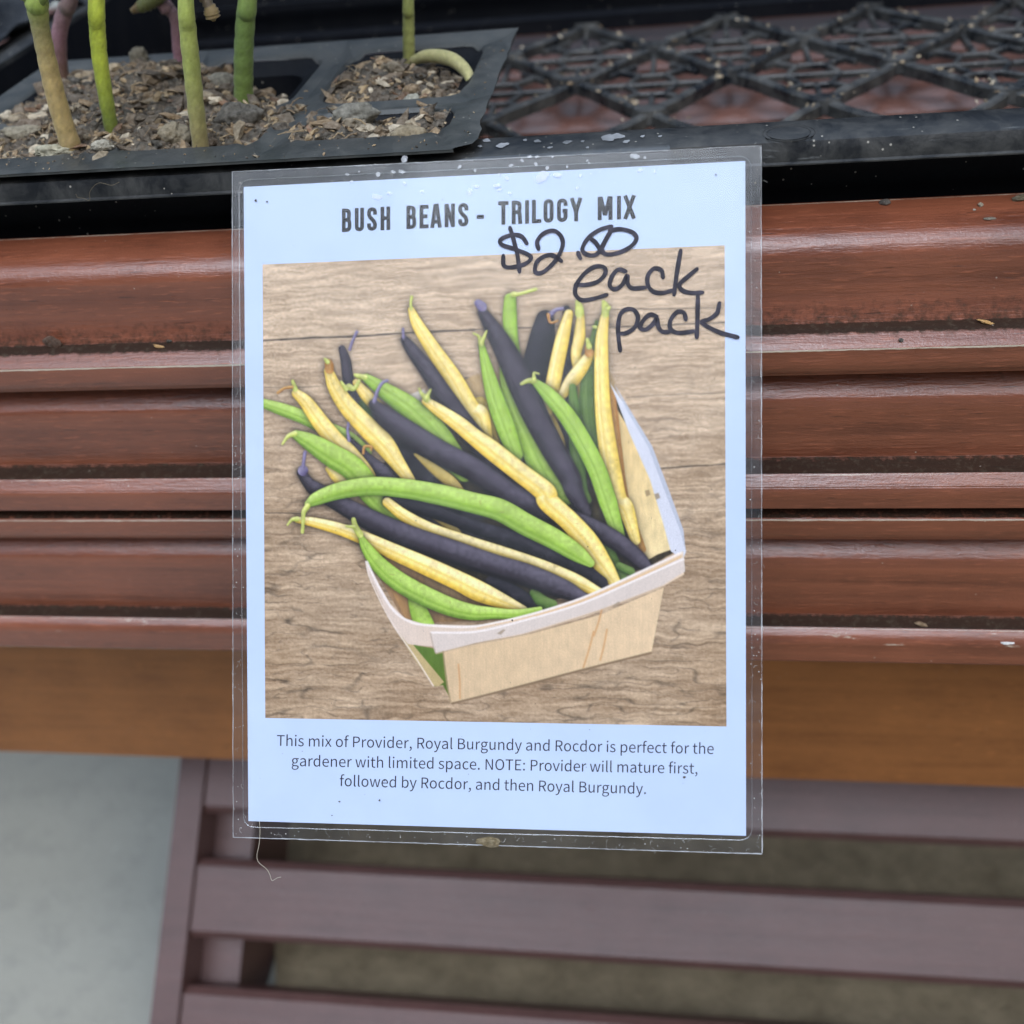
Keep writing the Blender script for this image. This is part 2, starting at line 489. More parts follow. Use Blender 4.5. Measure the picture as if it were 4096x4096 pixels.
def extrude(name, prof, ydepth, parent, mat, x0=XL, x1=XR, smooth=28, wob=0.0):
    P = list(prof.p); W = list(prof.w); D = list(prof.d)
    ym = max(p[0] for p in P) + ydepth
    P += [np.array([ym, P[-1][1]]), np.array([ym, P[0][1]])]; W += [0, 0]; D += [0.3, 0.3]
    n = len(P); xs = np.linspace(x0, x1, 40)
    V = [(x, p[0], p[1]) for x in xs for p in P]
    Fq = []
    for i in range(len(xs) - 1):
        for k in range(n):
            k2 = (k + 1) % n
            Fq.append((i * n + k, i * n + k2, (i + 1) * n + k2, (i + 1) * n + k))
    Fq.append(tuple(range(n - 1, -1, -1))); Fq.append(tuple((len(xs) - 1) * n + k for k in range(n)))
    return make(name, V, Fq, mat, parent, smooth, {'wear': np.tile(W, len(xs)), 'dirt': np.tile(D, len(xs))})


bench = empty('display_bench', (0.0, 0.30, 0.0), 'brown painted wooden bench with stacked moulded front rails under the black mesh tray', 'bench')
Z0 = 0.247
P0 = at(2048, 868, Z0)[1:]
a = Prof(P0); a.w[0] = 1.0
a.go(874, 20)
a.go(978, 17, n=4); a.curve(978, 1090, 22, 86, 12, wear=0.22); a.go(1200, 87)
a.curve(1200, 1326, 87, 66, 8, dirt=0.0, dirt1=0.38); a.go(1353, 14, dirt=0.95, n=2)
a.go(1426, 33, n=3, d0=0.25); a.go(1430, 55).edge(1.35); a.go(1508, 89); a.go(1526, 116)
end1 = a.p[-1].copy(); a.jump(0.0105, 0.0)
b = Prof(a.p[-1] + np.array([0.0, -0.0006])); b.d[0] = 0.5
b.go(1612, 44, n=6, dirt=0.0, d0=0.3); b.go(1626, 66); b.go(1838, 89.5, n=5)
b.go(1846, 60, dirt=0.5); b.go(1903, 12, dirt=0.80, d0=0.75); b.go(1908, 40).edge(0.80)
b.go(1954, 46, n=3); b.go(1958, 80, dirt=0.2); b.go(1962, 30); b.go(1971, 70).edge(0.35); b.go(2037, 89, n=3)
b.jump(0.015)
c_ = Prof(b.p[-1] + np.array([0.0, -0.0022])); c_.d[0] = 1.0
c_.go(2072, 7, dirt=0.55, d0=1.0); c_.go(2080, 30).edge(1.05); c_.go(2144, 89, n=3); c_.go(2155, 116)
c_.jump(0.0095)
d_ = Prof(c_.p[-1] + np.array([0.0, -0.0006])); d_.d[0] = 0.5
d_.go(2226, 42, n=6, dirt=0.0, d0=0.3); d_.go(2238, 66); d_.go(2440, 89.5, n=5); d_.go(2446, 60, dirt=0.5)
d_.go(2491, 12, dirt=0.80, d0=0.8); d_.go(2496, 35).edge(0.95)
d_.curve(2496, 2556, 26, 80, 9, wear=0.42); d_.go(2560, 86).edge(0.30); d_.go(2620, 89, n=3); d_.go(2623, 120).edge(0.65)
d_.jump(0.02)
print('rail bottom depth', (M3.T @ np.array([0, *(d_.p[-2] - np.array([0, H]))]))[2])
for pr in (a, b, c_, d_):
    refine(pr)
    extrude('rail', pr, 0.0006 if pr is a else 0.012, bench, WOOD)
aY = d_.p[-2][0] + 0.055
aprof = Prof((aY, d_.p[-2][1] + 0.004)); aprof.go(3077, 90, n=4); aprof.w[-1] = 0.2
extrude('apron', aprof, 0.02, bench, WOOD_APRON)
# slatted top under the tray
RIMZ = at(2048, 620, 0.2324)[2]
FLOORZ = RIMZ - 0.032
y = 0.366
ztop = FLOORZ - 0.0115
for k in range(4):
    pr = Prof((y + 0.050, ztop)); pr.p = [np.array(q) for q in ((y + 0.052, ztop), (y + 0.004, ztop), (y + 0.0012, ztop - 0.0012), (y, ztop - 0.004), (y, ztop - 0.018))]
    pr.w = [0] * 5; pr.d = [0.05, 0.1, 0, 0, 0.3]
    extrude('slat', pr, 0.001, bench, WOOD_SLAT, x0=-0.60, x1=0.53)
    y += 0.062
for x in (-0.61, 0.47):
    for yy in (0.36, 0.60):
        V, Fq = box(x, x + 0.045, yy, yy + 0.045, 0.0, ztop - 0.02)
        make('leg', V, Fq, WOOD_APRON, bench)
V, Fq = box(-0.60, -0.575, 0.36, 0.645, ztop - 0.09, ztop - 0.0185); make('side_rail', V, Fq, WOOD_APRON, bench)
V, Fq = box(0.515, 0.54, 0.36, 0.645, ztop - 0.09, ztop - 0.0185); make('side_rail', V, Fq, WOOD_APRON, bench)

# ------------------------------------------------------------------ slatted rack below
rd = math.radians(35.7)
rv = np.array([0, math.cos(rd), math.sin(rd)]); rn = np.array([0, -math.sin(rd), math.cos(rd)]); rx = np.array([1.0, 0, 0])
RP = at(772, 3300, 0.50)


def rack(px, py, drop=0.0):
    r = ray(px, py); o = RP - rn * drop - np.array([0, 0, H])
    p = r * ((o @ rn) / (r @ rn)) + np.array([0, 0, H]) - RP
    return p @ rx, p @ rv


def board(name, x0, x1, v0, v1, top, thick, parent, mat, bev=0.003):
    V = []; 
    for x in np.linspace(x0, x1, 8):
        for (v, n) in ((v0, top - thick), (v0, top - bev), (v0 + bev, top), (v1 - bev, top), (v1, top - bev), (v1, top - thick)):
            V.append(RP + rx * x + rv * v + rn * n)
    Fq = []
    for i in range(7):
        for k in range(6):
            k2 = (k + 1) % 6
            Fq.append((i * 6 + k, i * 6 + k2, (i + 1) * 6 + k2, (i + 1) * 6 + k))
    Fq.append(tuple(range(5, -1, -1))); Fq.append(tuple(42 + k for k in range(6)))
    return make(name, V, Fq, mat, parent)


rk = empty('slatted_rack', tuple(RP - np.array([0, 0, RP[2]])), 'brown painted slatted rack with flat boards lying low under the bench', 'rack')
xe = np.mean([rack(826, 3046)[0], rack(770, 3571)[0], rack(714, 4096)[0]])
xo = np.mean([rack(724, 3046)[0], rack(660, 3571)[0], rack(596, 4096)[0]])
vB0 = np.mean([rack(900, 3768)[1], rack(3900, 3940)[1]]); vB1 = np.mean([rack(900, 3442)[1], rack(3900, 3592)[1]])
hS = vB1 - vB0
vC1 = np.mean([rack(800, 3962)[1], rack(2600, 4070)[1]]); per = vB1 - vC1
print('rack', xo, xe, vB0, vB1, per, rack(900, 3768)[1], rack(3900, 3940)[1])
for k in (2, 1, 0, -1, -2):
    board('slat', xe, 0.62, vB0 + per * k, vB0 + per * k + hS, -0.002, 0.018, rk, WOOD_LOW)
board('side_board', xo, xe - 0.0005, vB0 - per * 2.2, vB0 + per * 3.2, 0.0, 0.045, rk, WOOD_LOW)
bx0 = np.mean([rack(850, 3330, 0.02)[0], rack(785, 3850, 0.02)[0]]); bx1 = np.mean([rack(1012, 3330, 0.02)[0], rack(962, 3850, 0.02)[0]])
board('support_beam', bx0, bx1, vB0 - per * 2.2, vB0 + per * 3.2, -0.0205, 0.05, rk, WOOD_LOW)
for x in (xo + 0.004, 0.55):
    for v in (-0.22, 0.30):
        p = RP + rx * x + rv * v
        if p[2] > 0.06:
            V, Fq = box(p[0], p[0] + 0.03, p[1] - 0.02, p[1] + 0.02, 0.0, p[2] - 0.03); make('leg', V, Fq, WOOD_LOW, rk)

# ------------------------------------------------------------------ mesh tray
TX0, TX1, TY0, TY1 = -0.212, 0.30, 0.2405, 0.462      # inner walls at rim height
yf = at(2048, 620, 0.2324)[1]                          # front edge of the rim
rimw = TY0 - yf


def rect_loop(x0, x1, y0, y1, r, z, n=6):
    P = []
    for cx, cy, a0 in ((x1 - r, y0 + r, -90), (x1 - r, y1 - r, 0), (x0 + r, y1 - r, 90), (x0 + r, y0 + r, 180)):
        for k in range(n + 1):
            th = math.radians(a0 + 90 * k / n); P.append((cx + r * math.cos(th), cy + r * math.sin(th), z))
    return P


def loft(loops, closed=False):
    V = [p for lp in loops for p in lp]; n = len(loops[0]); Fq = []
    m = len(loops)
    for i in range(m if closed else m - 1):
        j = (i + 1) % m
        for k in range(n):
            k2 = (k + 1) % n
            Fq.append((i * n + k, i * n + k2, j * n + k2, j * n + k))
    return V, Fq


tray = empty('mesh_tray', (0.04, 0.34, FLOORZ - 0.001), 'black plastic mesh bottom nursery tray with flat rim standing on the bench', 'tray')
skz = on_y(2048, 716, yf - 0.0004)[2]
prof = [(0.0075, FLOORZ - 0.002), (0.0, RIMZ - 0.002), (0.0006, RIMZ - 0.0006), (rimw * 0.25, RIMZ), (rimw - 0.0022, RIMZ), (rimw - 0.0008, RIMZ - 0.0007), (rimw, RIMZ - 0.0024),
        (rimw + 0.0003, skz + 0.0006), (rimw + 0.0009, skz + 0.0003), (rimw + 0.0009, skz), (rimw - 0.0007, skz), (rimw - 0.0010, RIMZ - 0.0030), (0.0020, RIMZ - 0.0014), (0.0012, RIMZ - 0.004)]
prof[0] = (-0.0012, FLOORZ - 0.002)
loops = [rect_loop(TX0 - o, TX1 + o, TY0 - o, TY1 + o, 0.014 + o, z) for o, z in prof]
loops.append(rect_loop(TX0, TX1, TY0, TY1, 0.014, FLOORZ - 0.002))
V, Fq = loft(loops, True)
mi = []
for f in Fq:
    zc = sum(V[i][2] for i in f) / len(f); mi.append(0 if zc > RIMZ - 0.0068 else 1)
make('rim', V, Fq, [PL_TRAY, PL_WALL], tray, 35, None, mi)
# ledge along the back wall
V, Fq = box(TX0 + 0.01, TX1 - 0.01, TY1 - 0.0065, TY1 - 0.0035, FLOORZ + 0.012, FLOORZ + 0.0145); make('wall_ledge', V, Fq, PL_WALL, tray)
V, Fq = box(TX0 + 0.01, TX1 - 0.01, TY1 - 0.014, TY1 - 0.0052, FLOORZ - 0.002, FLOORZ + 0.003); make('wall_ledge', V, Fq, PL_WALL, tray)
# moulded circle on the rim
pc = on_z(3155, 531, RIMZ)
mk = MB()
for rr in (0.0040, 0.0048):
    th = np.linspace(0, 2 * math.pi, 37)
    mk.add(*tube([(pc[0] + rr * math.cos(t) * 1.12, pc[1] + rr * math.sin(t), RIMZ - 0.00005) for t in th], 0.00014, 6, False))
mk.build('moulded_ring', PL_TRAY, tray, 60)
# lattice floor: large diamonds
lat = MB(); fine = MB()
NX0, NPX, NY0, NPY = -0.0093, 0.0535, 0.346, 0.0345


def bar(mb, p, q, wdt, h, ztop_):
    p = np.array(p); q = np.array(q); d = q - p; Ln = np.linalg.norm(d); d = d / Ln; nn = np.array([-d[1], d[0]]) * wdt / 2
    bv = wdt * 0.22
    sec = [(-1, ztop_ - h), (-1, ztop_ - bv), (-0.6, ztop_), (0.6, ztop_), (1, ztop_ - bv), (1, ztop_ - h)]
    V = [(*(e + nn * s_), z_) for e in (p, q) for s_, z_ in sec]
    Fq = [(k, (k + 1) % 6, 6 + (k + 1) % 6, 6 + k) for k in range(6)] + [(5, 4, 3, 2, 1, 0), (6, 7, 8, 9, 10, 11)]
    mb.add(V, Fq)


def curve_bar(mb, p, q, wdt, h, zt, bend=0.0):
    p = np.array(p); q = np.array(q)
    if q[1] > TY1 - 0.003: q = p + (q - p) * (TY1 - 0.003 - p[1]) / (q[1] - p[1])
    d = q - p; nn = np.array([-d[1], d[0]])
    pts = [p + d * t + nn * bend * math.sin(2 * math.pi * t) for t in np.linspace(0, 1, 5)]
    for u, v in zip(pts[:-1], pts[1:]): bar(mb, u, v, wdt, h, zt)


zt = FLOORZ
rows = range(-4, 5)
for r in rows:
    yr = NY0 + r * NPY
    for k in range(-5, 8):
        x = NX0 + (k + (0.5 if r % 2 else 0.0)) * NPX
        for sx in (-0.5, 0.5):
            p, q = (x, yr), (x + sx * NPX, yr + NPY)
            if max(p[0], q[0]) < TX1 - 0.004 and min(p[0], q[0]) > TX0 + 0.004 and p[1] > TY0 - 0.02 and p[1] < TY1 - 0.006:
                zz = zt + random.uniform(-0.0003, 0.0003)
                curve_bar(lat, p, q, 0.0031, 0.0042, zz, random.choice((-1, 1)) * 0.018)
        if TX0 + 0.006 < x < TX1 - 0.006 and TY0 < yr < TY1:
            th = np.linspace(0, 2 * math.pi, 13)[:-1]
            V = [(x + 0.0052 * math.cos(t), yr + 0.0036 * math.sin(t), zt + 0.0006) for t in th] + [(x + 0.0062 * math.cos(t), yr + 0.0045 * math.sin(t), zt - 0.0035) for t in th]
            lat.add(V, [tuple(range(12))] + [(k_, 12 + k_, 12 + (k_ + 1) % 12, (k_ + 1) % 12) for k_ in range(12)])
# finer net inside every diamond but the first open row
for r in range(-3, 4):
    yr = NY0 + r * NPY + NPY
    if r <= -1: continue
    for k in range(-5, 8):
        x = NX0 + (k + (0.5 if r % 2 else 0.0)) * NPX
        if not (TX0 + 0.02 < x < TX1 - 0.02): continue
        hx, hy = NPX / 2, NPY
        if yr + hy * 0.4 > TY1: continue
        s_ = 0.33
        c6 = [(x + hx * s_ * math.cos(t), yr + hy * s_ * math.sin(t)) for t in np.radians([0, 60, 120, 180, 240, 300])]
        zz = zt - 0.0026
        for i in range(6): bar(fine, c6[i], c6[(i + 1) % 6], 0.0017, 0.002, zz + random.uniform(-1, 1) * 0.0002)
        ends = [(x + hx, yr), (x + hx * .5, yr + hy * .5), (x - hx * .5, yr + hy * .5), (x - hx, yr), (x - hx * .5, yr - hy * .5), (x + hx * .5, yr - hy * .5)]
        for i in range(6): bar(fine, c6[i], ends[i], 0.0019, 0.002, zz + random.uniform(-1, 1) * 0.0002)
        for sg in (-1, 1):
            bar(fine, (x, yr + sg * hy * s_ * 0.87), (x, min(TY1 - 0.004, yr + sg * hy * 0.98)), 0.0019, 0.002, zz)
        bar(fine, (x - hx * s_, yr), (x + hx * s_, yr), 0.0015, 0.002, zz)
        for sg in (-1, 1):
            for sx in (-0.5, 0.5):
                bar(fine, (x + sx * hx * 1.15, yr + sg * hy * 0.33), (x + sx * hx * 0.45, yr + sg * hy * 0.62), 0.0014, 0.002, zz)
lat.build('lattice', PL_MESH, tray, 40)
fine.build('fine_net', PL_MESH, tray)

# ------------------------------------------------------------------ seedling insert (3 x 2 cells)
IZ = RIMZ + 0.0022
IX0, IX1, IY0, IY1 = -0.1880, -0.0448, on_z(1000, 643, IZ)[1], 0.3185
ix_in0, ix_in1 = IX0 + 0.0075, on_z(1800, 500, IZ)[0]
iy_in0 = on_z(1000, 575, IZ)[1]; iy_in1 = on_z(1228, 212, IZ)[1]
print('insert', IX0, IX1, IY0, IY1, ix_in0, ix_in1, iy_in0, iy_in1)
ins = empty('cell_insert', ((IX0 + IX1) / 2, (IY0 + IY1) / 2, FLOORZ), 'grey black six cell plastic insert full of potting mix, torn at its front corner', 'seedling insert')


def roundhole(cx, cy, hx, hy, r, q):
    P = []
    for (x, y) in q:
        ox = (x - cx); oy = (y - cy)
        ox *= hx / q_hx; oy *= hy / q_hy
        ccx = max(-(hx - r), min(hx - r, ox)); ccy = max(-(hy - r), min(hy - r, oy))
        dx, dy = ox - ccx, oy - ccy; L_ = math.hypot(dx, dy)
        if L_ < 1e-9: P.append((cx + ox, cy + oy)); continue
        P.append((cx + ccx + r * dx / L_, cy + ccy + r * dy / L_))
    return P


xs = np.linspace(ix_in0, ix_in1, 4); ysplit = on_z(1450, 408, IZ)[1]
ysd = [iy_in0, ysplit, iy_in1]
DV = 0.0034                                           # half width of the dividers
fl = MB(); cells = []
for i in range(3):
    for j in range(2):
        tx0 = IX0 if i == 0 else xs[i]; tx1 = IX1 if i == 2 else xs[i + 1]
        ty0 = IY0 if j == 0 else ysd[1]; ty1 = IY1 if j == 1 else ysd[1]
        hx0 = ix_in0 if i == 0 else xs[i] + DV; hx1 = ix_in1 if i == 2 else xs[i + 1] - DV
        hy0 = iy_in0 if j == 0 else ysd[1] + DV; hy1 = iy_in1 if j == 1 else ysd[1] - DV
        cx, cy = (tx0 + tx1) / 2, (ty0 + ty1) / 2; q_hx, q_hy = (tx1 - tx0) / 2, (ty1 - ty0) / 2
        q = []
        K = 12
        for s_ in range(4):
            for k in range(K):
                t = -1 + 2 * k / K
                q.append([(cx + q_hx * t, cy - q_hy), (cx + q_hx, cy + q_hy * t), (cx - q_hx * t, cy + q_hy), (cx - q_hx, cy - q_hy * t)][s_])
        hcx, hcy, hhx, hhy = (hx0 + hx1) / 2, (hy0 + hy1) / 2, (hx1 - hx0) / 2, (hy1 - hy0) / 2
        rel = [(x - cx + hcx, y - cy + hcy) for x, y in q]

        def hole(shr, r):
            P = []
            for (x, y) in rel:
                ox = (x - hcx) * (hhx - shr) / q_hx; oy = (y - hcy) * (hhy - shr) / q_hy
                ax, ay = hhx - shr - r, hhy - shr - r
                a_, b_ = max(-ax, min(ax, ox)), max(-ay, min(ay, oy))
                dx, dy = ox - a_, oy - b_; L_ = math.hypot(dx, dy)
                P.append((hcx + ox, hcy + oy) if L_ < 1e-9 else (hcx + a_ + r * dx / L_, hcy + b_ + r * dy / L_))
            return P

        def edgez(x, y):
            inner = min(x - IX0, IX1 - x, y - IY0, IY1 - y) > 0.004
            return IZ - (0.0016 if inner else 0.0)
        V = []
        outer = []
        for (x, y) in q:
            if abs(x - IX1) < 1e-6 and abs(y - IY0) < 1e-6: x, y = x - 0.0035, y + 0.001      # torn corner
            if abs(y - IY0) < 1e-6: y += 0.00025 * math.sin(x * 900) * random.random()
            if abs(x - IX1) < 1e-6: x += random.uniform(-0.0004, 0.0003) + (0.0012 if 0.004 < y - IY0 < 0.012 else 0)
            outer.append((x, y))
        l0 = [(x, y, edgez(x, y)) for x, y in outer]
        h0 = hole(0.0, 0.0075)
        l1 = [(x, y, (l0[k][2] * 0.35 + IZ * 0.65)) for k, (x, y) in enumerate(h0)]
        l1 = [(x, y, IZ - 0.0001 - (0.0010 if min(x - ix_in0, ix_in1 - x, y - iy_in0, iy_in1 - y) > 0.002 else 0)) for x, y in h0]
        l2 = [(x, y, l1[k][2] - 0.0009) for k, (x, y) in enumerate(hole(0.0008, 0.0072))]
        Vt, Ft = loft([l0, l1, l2]); fl.add(Vt, Ft)
        l2b = [(x, y, IZ - 0.0042) for x, y in hole(0.0052, 0.0065)]
        l3 = [(x, y, IZ - 0.030) for x, y in hole(0.009, 0.005)]
        cells.append(loft([[(x, y, z - 0.0002) for x, y, z in l2], l2b, l3, [(hcx + (x - hcx) * .05, hcy + (y - hcy) * .05, IZ - 0.030) for x, y, _ in l3]]))
# little down-turned lip round the flange
lip = rect_loop(IX0 + 0.0002, IX1 - 0.0002, IY0 + 0.0002, IY1 - 0.0002, 0.0035, IZ, 4)
fl.build('flange', PL_INSERT, ins, 50)
lp_, lf_ = loft([[(x, y, z - 0.00003) for x, y, z in lip], [(x, y, z - 0.0007) for x, y, z in lip]])
lv = np.array(lp_); keep = [f for f in lf_ if not all(lv[i][0] > IX1 - 0.004 and lv[i][1] < IY0 + 0.004 for i in f)]
make('flange_lip', lp_, keep, PL_INSERT, ins)
for Vc, Fc_ in cells: make('cell', Vc, Fc_, PL_WALL, ins, 40)

# ------------------------------------------------------------------ potting mix
nx, ny = 190, 120
gx = np.linspace(ix_in0 - 0.001, ix_in1 + 0.0002, nx); gy = np.linspace(iy_in0 - 0.0006, iy_in1 - 0.001, ny)


def vnoise(nx_, ny_, cx_, cy_, rng):
    g_ = rng.random((cy_ + 3, cx_ + 3)); yy = np.linspace(0, cy_, ny_); xx = np.linspace(0, cx_, nx_)
    yi = yy.astype(int); xi = xx.astype(int); fy = yy - yi; fx = xx - xi
    fy = (fy * fy * (3 - 2 * fy))[:, None]; fx = (fx * fx * (3 - 2 * fx))[None, :]
    a_ = g_[yi][:, xi]; b_ = g_[yi][:, xi + 1]; c2 = g_[yi + 1][:, xi]; d2 = g_[yi + 1][:, xi + 1]
    return (a_ * (1 - fx) + b_ * fx) * (1 - fy) + (c2 * (1 - fx) + d2 * fx) * fy


hgt = np.zeros((ny, nx))
for q_, am in ((6, 0.0034), (14, 0.0028), (32, 0.0020), (70, 0.0011)):
    hgt += am * (vnoise(nx, ny, q_, max(3, int(q_ * 0.6)), RNG) - 0.5)
GX, GY = np.meshgrid(gx, gy)
sx = (GX - gx[0]) / (gx[-1] - gx[0]); sy = (GY - gy[0]) / (gy[-1] - gy[0])
base = -0.0012 + 0.0042 * np.exp(-((sx - 0.34) / 0.2) ** 2 - ((sy - 0.62) / 0.42) ** 2)
base += -0.0062 * np.clip((sx - 0.58) / 0.1, 0, 1) * np.exp(-((sy - 0.85) / 0.22) ** 2) * np.exp(-((sx - 0.62) / 0.07) ** 2)
base += -0.0052 * np.exp(-((sx - 0.62) / 0.06) ** 2 - ((sy - 0.75) / 0.2) ** 2)
base += -0.0030 * np.exp(-((sx - 0.95) / 0.06) ** 2) * (sy > 0.5) - 0.0022 * np.exp(-((sx - 0.92) / 0.1) ** 2 - ((sy - 0.42) / 0.1) ** 2)
base += 0.0026 * np.exp(-((sx - 0.80) / 0.09) ** 2 - ((sy - 0.68) / 0.2) ** 2)
base -= 0.0028 * np.exp(-((sy - 0.48) / 0.05) ** 2) * np.exp(-((sx - 0.66) / 0.10) ** 2)
base += -0.011 * np.exp(-((sx - 0.52) / 0.085) ** 2 - ((sy - 0.92) / 0.2) ** 2) - 0.009 * (sx > 0.67) * np.exp(-((sy - 1.0) / 0.13) ** 2)
ed = np.minimum(np.minimum(sx, 1 - sx) * 9, np.minimum(sy * 14, (1 - sy) * 8)); ed = np.clip(ed, 0, 1)
HG = IZ + base + hgt - 0.0018 * (1 - ed) - 0.0004


def soil_z(x, y):
    i = int(np.clip((x - gx[0]) / (gx[-1] - gx[0]) * (nx - 1), 0, nx - 1)); j = int(np.clip((y - gy[0]) / (gy[-1] - gy[0]) * (ny - 1), 0, ny - 1))
    return HG[j, i]


PAL = np.array([1.42, 1.26, 1.06]) * np.array([(0.045, 0.031, 0.020), (0.085, 0.060, 0.040), (0.018, 0.014, 0.010), (0.20, 0.145, 0.085), (0.24, 0.21, 0.16), (0.12, 0.095, 0.07), (0.36, 0.285, 0.18), (0.14, 0.075, 0.04), (0.42, 0.36, 0.26), (0.52, 0.49, 0.42)])
soil = MB()
tint = PAL[RNG.choice([0, 1, 2, 5], size=(ny, nx))]
tn = vnoise(nx, ny, 50, 30, RNG)[..., None]
tint = tint * (0.25 + 0.7 * tn)
V = [(GX[j, i], GY[j, i], HG[j, i]) for j in range(ny) for i in range(nx)]
Fq = [(j * nx + i, j * nx + i + 1, (j + 1) * nx + i + 1, (j + 1) * nx + i) for j in range(ny - 1) for i in range(nx - 1)]
soil.add(V, Fq, tint.reshape(-1, 3))

ICO = bmesh.new(); bmesh.ops.create_icosphere(ICO, subdivisions=2, radius=1.0)
IV = np.array([v.co[:] for v in ICO.verts]); IF = [tuple(v.index for v in f.verts) for f in ICO.faces]; ICO.free()
ICO1 = bmesh.new(); bmesh.ops.create_icosphere(ICO1, subdivisions=1, radius=1.0)
IV1 = np.array([v.co[:] for v in ICO1.verts]); IF1 = [tuple(v.index for v in f.verts) for f in ICO1.faces]; ICO1.free()
ICO3 = bmesh.new(); bmesh.ops.create_icosphere(ICO3, subdivisions=4, radius=1.0)
IV3 = np.array([v.co[:] for v in ICO3.verts]); IF3 = [tuple(v.index for v in f.verts) for f in ICO3.faces]; ICO3.free()


def rotm():
    q = RNG.normal(size=4); q /= np.linalg.norm(q); w_, x, y_, z = q
    return np.array([[1 - 2 * (y_ * y_ + z * z), 2 * (x * y_ - z * w_), 2 * (x * z + y_ * w_)], [2 * (x * y_ + z * w_), 1 - 2 * (x * x + z * z), 2 * (y_ * z - x * w_)], [2 * (x * z - y_ * w_), 2 * (y_ * z + x * w_), 1 - 2 * (x * x + y_ * y_)]])


def chip(size, flat=0.35, lng=1.0, rough=0.3, B=(IV1, IF1), full=False):
    v = B[0] * (1 + RNG.uniform(-rough * 1.4, rough * 1.4, (len(B[0]), 1)))
    v = v * np.array([lng, 0.55 + 0.45 * RNG.random(), flat]) * size
    if full: Rm = rotm()
    else:
        th = RNG.uniform(0, 2 * math.pi); tl = RNG.normal(0, 0.45); tm = RNG.normal(0, 0.35)
        Rz = np.array([[math.cos(th), -math.sin(th), 0], [math.sin(th), math.cos(th), 0], [0, 0, 1]])
        Rx = np.array([[1, 0, 0], [0, math.cos(tl), -math.sin(tl)], [0, math.sin(tl), math.cos(tl)]])
        Ry = np.array([[math.cos(tm), 0, math.sin(tm)], [0, 1, 0], [-math.sin(tm), 0, math.cos(tm)]])
        Rm = Rz @ Rx @ Ry
    return v @ Rm.T


def lump(size, B, freq=3.0, amp=0.25, pit=0.0):
    """rock with lumps and pits"""
    v = B[0].copy(); dsp = np.zeros(len(v))
    for o in range(5):
        f = freq * 2 ** o
        for _ in range(3):
            k = RNG.normal(size=3); k /= np.linalg.norm(k); dsp += amp / 1.65 ** o / 2 * np.sin(v @ k * f + RNG.uniform(0, 6.28))
    if pit: dsp -= pit * (np.sin(v @ rotm()[0] * 17 + 1) * np.sin(v @ rotm()[1] * 19) > 0.25)
    return v * (1 + dsp)[:, None] * size


def scatter(n, smin, smax, flat, lngr, cols, lift=0.0):
    for _ in range(n):
        x = RNG.uniform(gx[0] + 0.0015, gx[-1] - 0.0015); y = RNG.uniform(gy[0] + 0.001, gy[-1] - 0.002)
        s_ = smin + (smax - smin) * RNG.random() ** 2.2
        v = chip(s_, flat * RNG.uniform(0.6, 1.4), RNG.uniform(*lngr))
        c = PAL[RNG.choice(cols)] * RNG.uniform(0.7, 1.35)
        cc = c * (0.75 + 0.5 * RNG.random((len(v), 1)))
        soil.add(v + np.array([x, y, soil_z(x, y) + lift + 0.2 * s_]), IF1, cc)


scatter(4200, 0.00025, 0.0009, 0.7, (0.9, 1.8), [0, 1, 2, 2, 5, 4, 3, 6])
scatter(700, 0.0006, 0.0019, 0.42, (1.2, 3.0), [0, 1, 3, 5, 2, 3, 7])
scatter(260, 0.0012, 0.0030, 0.5, (1.0, 2.0), [0, 1, 5, 4, 3])
scatter(500, 0.0005, 0.0016, 0.5, (1.0, 2.2), [8, 6, 6, 3, 9])
for _ in range(170):                                     # rounded crumbs and grit
    x = RNG.uniform(gx[0] + 0.003, gx[-1] - 0.003); yq = RNG.uniform(gy[0] + 0.002, gy[-1] - 0.004)
    s_ = RNG.uniform(0.0007, 0.0021)
    v = lump(s_, (IV, IF), 2.6, 0.30, 0.10) * np.array([RNG.uniform(1, 1.5), 1, RNG.uniform(0.6, 0.9)])
    soil.add(v + np.array([x, yq, soil_z(x, yq) + 0.35 * s_]), IF, PAL[RNG.choice([0, 1, 5, 3, 4, 8, 9, 2])] * RNG.uniform(0.6, 1.2) * (0.7 + 0.6 * RNG.random((len(v), 1))))
for _ in range(220):                                     # fibres
    x = RNG.uniform(gx[0] + 0.004, gx[-1] - 0.004); y = RNG.uniform(gy[0] + 0.002, gy[-1] - 0.004)
    th = RNG.uniform(0, 6.28); ln = RNG.uniform(0.002, 0.007)
    P = [np.array([x + math.cos(th) * ln * t, y + math.sin(th) * ln * t, soil_z(x, y) + 0.0008 + 0.0012 * math.sin(3 * t) * RNG.random()]) for t in np.linspace(0, 1, 5)]
    Vt, Ft = tube(P, RNG.uniform(0.00008, 0.00022), 5); soil.add(Vt, Ft, PAL[RNG.choice([3, 4, 6, 1])])
so = soil.build('potting_mix', SOIL, None, None)
tag(so, 'dark crumbly potting mix of bark chips and fibres filling the cell insert', 'potting mix', kind='stuff')


def piece(name, px, py, size, col, label, cat, sx_=(1, 1, 1), amp=0.22, pit=0.0, dz=0.0, grp=None, z=None, base=None):
    p = on_z(px, py, IZ + 0.0005 if z is None else z)
    v = lump(size, (IV3, IF3), 2.2, amp, pit) * np.array(sx_)
    if z is None: p[2] = soil_z(p[0], p[1]) + size * 0.35 + dz
    cc = np.asarray(col) * (0.75 + 0.5 * RNG.random((len(v), 1)))
    o = make(name, v + p, IF3, SOIL, None, 60, {'tint': cc})
    return tag(o, label, cat, grp)


